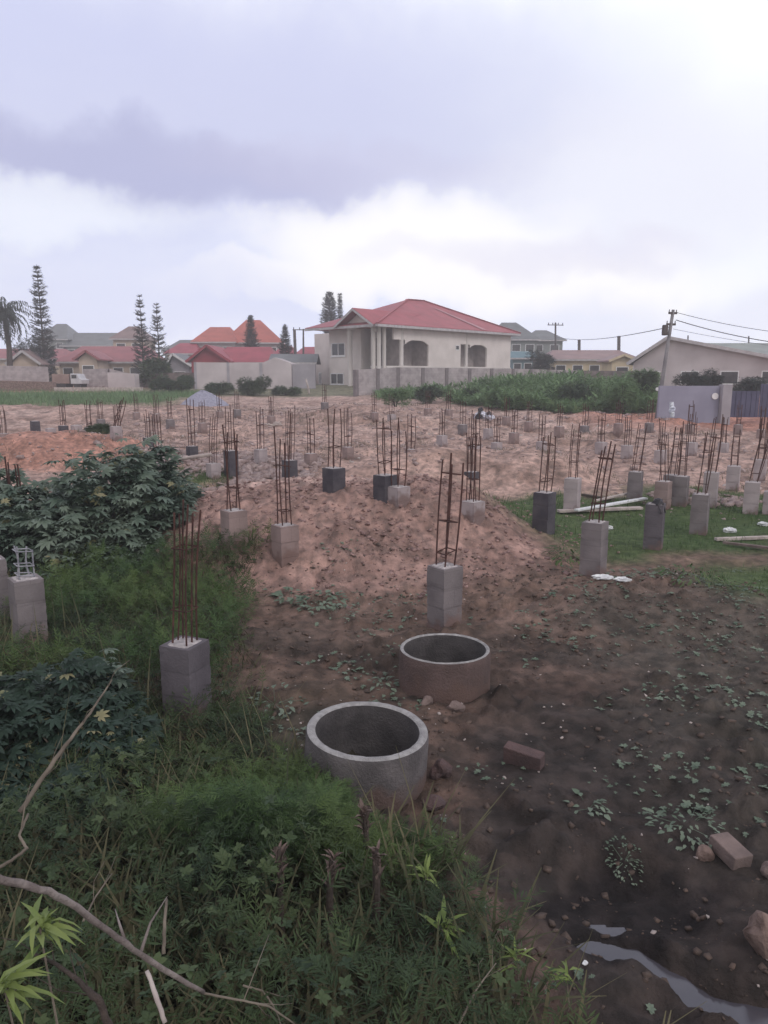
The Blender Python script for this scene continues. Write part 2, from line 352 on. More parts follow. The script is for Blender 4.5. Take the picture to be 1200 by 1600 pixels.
M['dark_open'] = mat('dark_interior', (.10, .085, .085), (.07, .06, .06), .9, 2)
M['pole'] = mat('concrete_pole', (.24, .235, .25), (.17, .165, .18), .85, 3)
M['pole_dark'] = mat('wooden_pole', (.10, .09, .09), (.07, .06, .06), .85, 3)
M['wire'] = mat('black_cable', (.10, .10, .12), (.08, .08, .10), .7, 3)
M['truck_tan'] = mat('truck_tan', (.30, .21, .19), (.24, .17, .155), .7, 2)
M['truck_white'] = mat('truck_white', (.55, .55, .58), (.46, .46, .50), .5, 2)
M['tyre'] = mat('tyre', (.03, .03, .032), (.045, .04, .04), .9, 6)

# ------------------------------------------------------------------ mesh helpers
class MB:
    def __init__(s): s.v = []; s.f = []
    def add(s, vs, fs):
        k = len(s.v); s.v += [tuple(p) for p in vs]; s.f += [tuple(i + k for i in f) for f in fs]; return s
    def box(s, c, size, rz=0, rot=None):
        x, y, z = (q / 2 for q in size)
        P = [Vector((a * x, b * y, d * z)) for d in (-1, 1) for a, b in ((-1, -1), (1, -1), (1, 1), (-1, 1))]
        m = rot if rot is not None else Matrix.Rotation(rz, 3, 'Z')
        c = Vector(c)
        return s.add([m @ p + c for p in P], [(3, 2, 1, 0), (4, 5, 6, 7), (0, 1, 5, 4), (1, 2, 6, 5), (2, 3, 7, 6), (3, 0, 4, 7)])
    def beam(s, a, b, w, t):
        a = Vector(a); b = Vector(b); d = b - a
        q = d.to_track_quat('X', 'Z').to_matrix()
        return s.box((a + b) / 2, (d.length, w, t), rot=q)
    def tube(s, pts, rads, n=6, cap=True):
        pts = [Vector(p) for p in pts]
        if isinstance(rads, (int, float)): rads = [rads] * len(pts)
        vs = []; up = Vector((.13, .21, .97)).normalized()
        for i, p in enumerate(pts):
            t = (pts[min(i + 1, len(pts) - 1)] - pts[max(i - 1, 0)]).normalized()
            a = t.cross(up)
            if a.length < .12: a = t.cross(Vector((1, 0, 0)))
            a.normalize(); b = t.cross(a)
            for k in range(n):
                w = 2 * math.pi * k / n
                vs.append(p + (a * math.cos(w) + b * math.sin(w)) * rads[i])
        fs = []
        for i in range(len(pts) - 1):
            for k in range(n):
                k2 = (k + 1) % n
                fs.append((i * n + k, i * n + k2, (i + 1) * n + k2, (i + 1) * n + k))
        if cap: fs += [tuple(reversed(range(n))), tuple(range((len(pts) - 1) * n, len(pts) * n))]
        return s.add(vs, fs)
    def lathe(s, prof, n=48, c=(0, 0, 0), rot=None):
        vs = []; fs = []; c = Vector(c)
        for r, z in prof:
            for k in range(n):
                w = 2 * math.pi * k / n; p = Vector((r * math.cos(w), r * math.sin(w), z))
                if rot is not None: p = rot @ p
                vs.append(p + c)
        m = len(prof)
        for i in range(m - 1):
            for k in range(n):
                k2 = (k + 1) % n; fs.append((i * n + k, i * n + k2, (i + 1) * n + k2, (i + 1) * n + k))
        return s.add(vs, fs)
    def build(s, name, m, parent=None, origin=None, smooth=False, bevel=0):
        me = bpy.data.meshes.new(name)
        o3 = Vector(origin) if origin is not None else Vector((0, 0, 0))
        if parent is not None and origin is None and parent.get('_w') is not None: o3 = Vector(parent['_w'])
        me.from_pydata([tuple(Vector(p) - o3) for p in s.v], [], s.f); me.update()
        if m: me.materials.append(m)
        if smooth: me.shade_smooth()
        o = bpy.data.objects.new(name, me); col.objects.link(o)
        if parent is not None: o.parent = parent
        elif origin is not None: o.location = o3
        if bevel:
            b = o.modifiers.new('bevel', 'BEVEL'); b.width = bevel; b.segments = 2; b.limit_method = 'ANGLE'
        return o
def tag(o, label=None, cat=None, group=None, kind=None):
    if label: o['label'] = label
    if cat: o['category'] = cat
    if group: o['group'] = group
    if kind: o['kind'] = kind
    return o
WORLDPOS = {}
def empty(name, loc, label=None, cat=None, group=None):
    o = bpy.data.objects.new(name, None); col.objects.link(o); o.location = loc; o.empty_display_size = .2
    WORLDPOS[o.name] = tuple(loc)
    return tag(o, label, cat, group)
def part(mb, name, m, root, **k):
    """mesh built in world coordinates, hung under its root at the root's place"""
    me_o = mb.build(name, m, None, None, **k)
    off = Vector(WORLDPOS[root.name])
    me_o.data.transform(Matrix.Translation(-off)); me_o.parent = root
    WORLDPOS[me_o.name] = tuple(off)
    return me_o
def raw_mesh(name, V, Fq, m, label=None, cat=None, kind=None, group=None, parent=None, smooth=False):
    """V (n,3); Fq (m,k) faces all with k corners"""
    me = bpy.data.meshes.new(name); V = np.asarray(V, np.float32); Fq = np.asarray(Fq, np.int32)
    if parent is not None: V = V - np.array(WORLDPOS[parent.name], np.float32)
    me.vertices.add(len(V)); me.vertices.foreach_set('co', V.ravel())
    k = Fq.shape[1]; me.loops.add(Fq.size); me.loops.foreach_set('vertex_index', Fq.ravel())
    me.polygons.add(len(Fq)); me.polygons.foreach_set('loop_start', np.arange(0, Fq.size, k, dtype=np.int32))
    me.update(calc_edges=True); me.validate()
    me.materials.append(m)
    if smooth: me.shade_smooth()
    o = bpy.data.objects.new(name, me); col.objects.link(o)
    if parent is not None: o.parent = parent; WORLDPOS[o.name] = WORLDPOS[parent.name]
    return tag(o, label, cat, group, kind)
def rotmats(yaw, pitch, roll):
    cy, sy, cp, sp, cr, sr = np.cos(yaw), np.sin(yaw), np.cos(pitch), np.sin(pitch), np.cos(roll), np.sin(roll)
    Z = np.zeros((len(yaw), 3, 3)); Z[:, 0, 0] = cy; Z[:, 0, 1] = -sy; Z[:, 1, 0] = sy; Z[:, 1, 1] = cy; Z[:, 2, 2] = 1
    X = np.zeros_like(Z); X[:, 0, 0] = 1; X[:, 1, 1] = cp; X[:, 1, 2] = -sp; X[:, 2, 1] = sp; X[:, 2, 2] = cp
    Y = np.zeros_like(Z); Y[:, 1, 1] = 1; Y[:, 0, 0] = cr; Y[:, 0, 2] = sr; Y[:, 2, 0] = -sr; Y[:, 2, 2] = cr
    return Z @ X @ Y
def scatter(tmpl, pos, yaw, pitch, roll, scale):
    """copies of a template (V,F) merged into two arrays"""
    V, Fq = tmpl; n = len(pos); Rm = rotmats(yaw, pitch, roll)
    sc_ = np.asarray(scale, float)
    if sc_.ndim == 1: sc_ = sc_[:, None, None]
    else: sc_ = sc_[:, None, :]
    W = np.einsum('nij,nkj->nki', Rm, V[None] * sc_) + pos[:, None, :]
    FF = Fq[None] + (np.arange(n) * len(V))[:, None, None]
    return W.reshape(-1, 3), FF.reshape(-1, Fq.shape[1])
def join(parts):
    Vs, Fs, k = [], [], 0
    for V, Fq in parts: Vs.append(V); Fs.append(Fq + k); k += len(V)
    return np.concatenate(Vs), np.concatenate(Fs)
# leaf templates: they lie along +Y, up is +Z
def leaf_t(w=.3, droop=.15, fold=.12):
    """one leaf of unit length, two quads a side"""
    V = []; ys = [0, .35, .72, 1.0]; ws = [.0, w / 2, w * .36, .0]
    for y, ww in zip(ys, ws):
        z = -droop * y * y
        V += [(-ww, y, z + fold * ww * 2), (0, y, z), (ww, y, z + fold * ww * 2)]
    Fq = []
    for i in range(3):
        a = i * 3; Fq += [(a, a + 1, a + 4, a + 3), (a + 1, a + 2, a + 5, a + 4)]
    return np.array(V, float), np.array(Fq)
def multi(base, trs):
    return join([scatter(base, np.array([t[0]], float), np.array([t[1]]), np.array([t[2]]), np.array([t[3]]), np.array([t[4]])) for t in trs])
def palmate_t(n=7):
    trs = []
    for k in range(n):
        a = (k - (n - 1) / 2) * 2 * math.pi / (n + 1.5)
        ln = 1 - .28 * abs(k - (n - 1) / 2) / ((n - 1) / 2)
        trs.append(((0, 0, 0), -a, -.05, 0, ln))
    return multi(leaf_t(.40, .28, .15), trs)
def frond_t(n=8, seed=1, w=.22, ll=.34):
    """a feathery sprig: thin stem with paired narrow leaflets"""
    r = random.Random(seed); trs = []
    lf = leaf_t(w, .2, .1)
    for k in range(n):
        t = (k + .7) / n; y = t * .9; z = .02 - .22 * t * t
        for sgn in (-1, 1):
            trs.append(((0, y, z), -sgn * (.95 - .35 * t) + r.uniform(-.2, .2), r.uniform(-.3, .35), 0, ll * (1.0 - .55 * t) * r.uniform(.8, 1.2)))
    trs.append(((0, .86, -.17), 0, -.3, 0, ll * .6))
    V, Fq = multi(lf, trs)
    stem = np.array([(-.006, 0, 0), (.006, 0, 0), (.004, .9, -.17), (-.004, .9, -.17)], float)
    return join([(V, Fq), (stem, np.array([(0, 1, 2, 3)]))])
def blade_t():
    V = [(-.03, 0, 0), (.03, 0, 0), (.024, .5, -.06), (-.024, .5, -.06), (.004, 1, -.25), (-.004, 1, -.25)]
    return np.array(V, float), np.array([(0, 1, 2, 3), (3, 2, 4, 5)])
def rosette_t(n=7, seed=3):
    r = random.Random(seed)
    return multi(leaf_t(.62, .25, .1), [((0, 0, .04 * r.random()), 2 * math.pi * k / n + r.uniform(-.3, .3), r.uniform(.05, .6), 0, r.uniform(.6, 1.1)) for k in range(n)])
def stone_t(seed=1):
    r = random.Random(seed); V = []; 
    for d in (-1, 1):
        for a, b in ((-1, -1), (1, -1), (1, 1), (-1, 1)):
            V.append((a * r.uniform(.3, .62), b * r.uniform(.3, .6), d * r.uniform(.2, .45)))
    return np.array(V, float), np.array([(3, 2, 1, 0), (4, 5, 6, 7), (0, 1, 5, 4), (1, 2, 6, 5), (2, 3, 7, 6), (3, 0, 4, 7)])

# ------------------------------------------------------------------ the ground, one sheet
def lerp3(a, b, t): return a * (1 - t[..., None]) + np.array(b)[None, None, :] * t[..., None]
def build_ground():
    rows = np.concatenate([[-400, -150, -60, -25, -10, -4, -1.5, -.5, .1, .45, .7], np.geomspace(.9, 1500, 860)])
    s = np.linspace(-1, 1, 430)
    ext = np.geomspace(1.02, 140, 22) ; ext = 1 + (ext - 1.0)
    s = np.concatenate([-ext[::-1], s, ext])
    w = np.maximum(rows, .9) * .60 + 2.4
    X = s[None, :] * w[:, None]
    lim = 1500 + np.abs(s)[None, :] * 4
    X = np.sign(X) * np.minimum(np.abs(X), lim)
    Y = np.repeat(rows[:, None], len(s), 1)
    Z = H(X, Y)
    nr, nc = X.shape
    # colour of the soil where it lies
    n1 = fbm(X * .35, Y * .35, 60, 4); n2 = fbm(X * 1.5, Y * 1.5, 70, 4); n3 = fbm(X * 6, Y * 6, 80, 3)
    C = np.zeros((nr, nc, 3)) + np.array((.140, .098, .084))
    C = lerp3(C, (.078, .062, .056), sst(-.06, .10, n2 + .35 * n1))                     # damp patches
    yy = Y + 5 * n1 + 2 * n2
    C = lerp3(C, (.215, .150, .128), sst(7.6, 10.5, yy) * (1 - sst(3.0, 6.5, X + 3 * n2)))
    wx = X + 1.1 * n2; wy = Y + 1.3 * n2
    mound = hump(wx, wy, -.9, 13.6, 5.4, 4.8, 4.2, 2.0)
    C = lerp3(C, (.32, .215, .195), sst(.08, .45, mound))
    C = lerp3(C, (.45, .325, .298), sst(.35, .75, hump(wx, wy, -.7, 15.1, 4.6, 2.4, 3.0, 1.6)))
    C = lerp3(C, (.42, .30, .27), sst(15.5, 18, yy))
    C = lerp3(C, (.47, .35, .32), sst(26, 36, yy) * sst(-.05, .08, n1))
    C = lerp3(C, (.23, .162, .142), sst(.02, .12, n2) * sst(16, 20, Y) * (1 - sst(50, 60, Y)) * .7)
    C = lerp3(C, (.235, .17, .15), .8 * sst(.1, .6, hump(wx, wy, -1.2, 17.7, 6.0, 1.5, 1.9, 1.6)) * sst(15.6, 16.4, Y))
    orange = hump(wx, wy, -11.6, 24.0, 5.2, 3.6, 3.6, 2.0)
    C = lerp3(C, (.40, .215, .175), sst(.15, .6, orange) * .85)
    C = lerp3(C, (.44, .20, .15), sst(30, 38, Y) * sst(8, 13, X) * .75)                 # red earth by the blue wall
    mud = sst(.1, .9, X - .15 + .8 * n2) * (1 - sst(4.6, 8.0, Y + 2.5 * n1 - .25 * X))
    C = lerp3(C, (.050, .043, .043), mud * .92)
    rightmud = sst(1.6, 3.2, X + .8 * n2) * (1 - sst(8.0, 10.0, Y + 2 * n1)) * .75
    C = lerp3(C, (.088, .080, .072), rightmud)
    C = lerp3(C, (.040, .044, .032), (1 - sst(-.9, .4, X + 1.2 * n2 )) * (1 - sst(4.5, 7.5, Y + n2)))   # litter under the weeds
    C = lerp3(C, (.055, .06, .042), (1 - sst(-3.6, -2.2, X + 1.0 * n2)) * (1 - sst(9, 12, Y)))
    C = lerp3(C, (.030, .026, .028), sst(.3, .8, hump(wx, wy, 1.3, 3.7, .8, .5, .5, 1.5)))
    g = grass_right(X, Y)
    C = lerp3(C, (.075, .125, .050), g * .9)
    C = lerp3(C, (.10, .16, .065), sst(.3, .8, hump(wx, wy, -5.6, 20.3, 2.0, 1.2, 1.6, 1.5)) * .9)
    gl = (1 - sst(-16, -12.5, X + 3 * n1)) * sst(46, 50, Y + 4 * n1) * (1 - sst(62, 66, Y))
    C = lerp3(C, (.10, .15, .075), gl)
    C = lerp3(C, (.12, .15, .09), sst(57, 60, Y + 3 * n1) * .8)
    C = lerp3(C, (.46, .22, .17), (1 - sst(-26, -20, X)) * sst(62, 65, Y) * (1 - sst(74, 77, Y)) * .7)
    n4 = fbm(X * 2.6, Y * 2.6, 85, 5, .62)
    C = C * (1 + .5 * n3[..., None]) * (1 + 1.3 * n4[..., None] * (1 - g[..., None] * .7))
    V = np.stack([X, Y, Z], -1).reshape(-1, 3)
    i = (np.arange(nr - 1)[:, None] * nc + np.arange(nc - 1)[None, :]).ravel()
    Fq = np.stack([i, i + 1, i + nc + 1, i + nc], 1)
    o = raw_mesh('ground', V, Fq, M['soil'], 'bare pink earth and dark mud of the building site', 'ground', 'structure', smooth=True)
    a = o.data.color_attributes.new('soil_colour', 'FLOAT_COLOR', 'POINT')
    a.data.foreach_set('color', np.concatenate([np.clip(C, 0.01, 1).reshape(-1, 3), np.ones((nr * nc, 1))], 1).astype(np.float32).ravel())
build_ground()

# rivulet of muddy water
def build_stream():
    xs = np.arange(.8, 2.9, .02); ys = np.arange(2.5, 3.85, .02); X, Y = np.meshgrid(xs, ys)
    keep = stream_dist(X[:-1, :-1] + .01, Y[:-1, :-1] + .01) < .24
    idx = np.arange(X.size).reshape(X.shape); F4 = np.stack([idx[:-1, :-1], idx[:-1, 1:], idx[1:, 1:], idx[1:, :-1]], -1)[keep]
    u, inv = np.unique(F4, return_inverse=True)
    V = np.stack([X.ravel()[u], Y.ravel()[u], np.full(len(u), LEVEL)], 1)
    raw_mesh('water', V, inv.reshape(-1, 4), M['water'], 'narrow rivulet of muddy water shining in the lower right corner', 'water', 'structure')
build_stream()

# ------------------------------------------------------------------ foundation pillars with their bars
SIDE = .295
def ragged_bar(a, b, bend, r, rnd):
    a = Vector(a); b = Vector(b); pts = []
    for k in range(6):
        t = k / 5; p = a.lerp(b, t)
        p += Vector((math.sin(t * 3.1) * bend[0], math.sin(t * 2.6) * bend[1], 0)); pts.append(p)
    return MB().tube(pts, r, 5)
def pillar(label, px, ytop, ybase, bar_top, kind='block', rz=None, d=None, bars=4, bar_px=None, group='foundation pillars', cap=None,
           stirrups=None, bar_m='rust', side=SIDE, lean=(0, 0), spread=.40, bar_r=.0095, sunk=0):
    rnd = random.Random(px * 7 + ybase)
    if d is None: base = ground_at(px, ybase)
    else:
        q = pix(px, ybase, d); base = Vector((q.x, q.y, h(q.x, q.y)))
    base.z = h(base.x, base.y)
    top = pix(px, ytop, base.y).z
    mn = .12 if base.y < 21 else .42
    if top - base.z < mn: top = base.z + mn
    if base.y > 21: bar_r *= 1.35
    rz = math.radians(rnd.uniform(32, 52)) if rz is None else R(rz)
    root = empty('foundation_pillar', base, label, 'pillar', group)
    hgt = top - base.z
    c = MB(); z0 = -.35
    # column of cast blocks: slightly chamfered, slightly uneven courses
    nC = max(1, round(hgt / .22)); zs = [z0] + [hgt * (k / nC) for k in range(nC + 1)]
    for i in range(len(zs) - 1):
        if i == 0: s_ = side
        else: s_ = side + rnd.uniform(-.008, .006)
        hz = (zs[i + 1] - zs[i] - .0015) / 2; zc = (zs[i] + zs[i + 1]) / 2; rr = Matrix.Rotation(rz + rnd.uniform(-.022, .022), 3, 'Z')
        if base.y > 18: c.box((0, 0, zc), (s_, s_, hz * 2), rot=rr); continue
        G = 5; grid = {}; vs = []; fs = []
        def gv(a_, b_, c_):
            k_ = (a_, b_, c_)
            if k_ not in grid:
                v_ = Vector(((a_ / G - .5) * s_, (b_ / G - .5) * s_, (c_ / G * 2 - 1) * hz)); e_ = sum(1 for q_ in k_ if q_ in (0, G))
                if e_ == 1: v_ *= 1 + rnd.uniform(-.004, .004)
                else: v_ = Vector((v_.x * (1 - max(0, rnd.gauss(.004, .018 * (e_ - 1)))), v_.y * (1 - max(0, rnd.gauss(.004, .018 * (e_ - 1)))), v_.z * (1 - .5 * max(0, rnd.gauss(0, .012)))))
                grid[k_] = len(vs); vs.append(rr @ v_ + Vector((0, 0, zc)))
            return grid[k_]
        for a_ in range(G):
            for b_ in range(G):
                fs += [(gv(a_, b_, 0), gv(a_, b_ + 1, 0), gv(a_ + 1, b_ + 1, 0), gv(a_ + 1, b_, 0)), (gv(a_, b_, G), gv(a_ + 1, b_, G), gv(a_ + 1, b_ + 1, G), gv(a_, b_ + 1, G)),
                       (gv(a_, 0, b_), gv(a_ + 1, 0, b_), gv(a_ + 1, 0, b_ + 1), gv(a_, 0, b_ + 1)), (gv(a_, G, b_), gv(a_, G, b_ + 1), gv(a_ + 1, G, b_ + 1), gv(a_ + 1, G, b_)),
                       (gv(0, a_, b_), gv(0, a_, b_ + 1), gv(0, a_ + 1, b_ + 1), gv(0, a_ + 1, b_)), (gv(G, a_, b_), gv(G, a_ + 1, b_), gv(G, a_ + 1, b_ + 1), gv(G, a_, b_ + 1))]
        c.add(vs, fs)
    m = {'block': 'block', 'pale': 'block_pale', 'dark': 'bitumen', 'damp': 'block_dark', 'brown': 'block_brown'}[kind]
    o = c.build('column', M[m], root, bevel=(.006 if base.y > 18 else 0)); 
    # mortar fill on the top
    t = MB(); n = 9; vs = []; g = side * .44
    for i in range(n):
        for j in range(n):
            x = (i / (n - 1) - .5) * 2 * g; y = (j / (n - 1) - .5) * 2 * g
            e = 1 - max(abs(x), abs(y)) / g
            vs.append(Matrix.Rotation(rz, 3, 'Z') @ Vector((x, y, hgt - .012 + min(e * .05, .015) + rnd.uniform(0, .014) * min(1, e * 6))))
    t.add(vs, [(i * n + j, (i + 1) * n + j, (i + 1) * n + j + 1, i * n + j + 1) for i in range(n - 1) for j in range(n - 1)])
    t.build('mortar_cap', M['mortar_top'], root)
    if bar_top:
        zt = max(pix(px, bar_top, base.y).z - base.z, hgt + (1.0 if base.y > 21 else .3))
        half = side * spread * .62
        cs = [(-1, -1), (1, -1), (1, 1), (-1, 1), (0, -1), (0, 1)][:bars]
        ln = Vector(((bar_px - px) / F * base.length if bar_px else lean[0], lean[1], 0))
        tops = []
        rm = Matrix.Rotation(rz, 3, 'Z')
        for (a, b) in cs:
            f = rm @ Vector((a * half, b * half, hgt - .05))
            dz = rnd.uniform(0, .2) * (zt - hgt)
            e = rm @ Vector((a * half * rnd.uniform(.8, 1.25), b * half * rnd.uniform(.8, 1.25), zt - dz)) + ln
            ragged_bar(f, e, (rnd.uniform(-.03, .03), rnd.uniform(-.03, .03)), bar_r * rnd.uniform(.85, 1.1), rnd).build('rebar', M[bar_m], root)
        if stirrups is None: stirrups = 2 if rnd.random() < .6 else 1
        for k in range(stirrups):
            z = hgt + (zt - hgt) * ((k + .45 + rnd.uniform(-.2, .2)) / stirrups) * .93
            q = (z - hgt) / max(.01, zt - hgt); tl = rnd.uniform(-.02, .02)
            hh = half * 1.08
            loop = [rm @ Vector((a * hh, b * hh, z + tl * a)) + ln * q for a, b in ((-1, -1), (1, -1), (1, 1), (-1, 1), (-1, -1))]
            MB().tube(loop, bar_r * .7, 4).build('stirrup', M[bar_m], root)
    return root, base, hgt

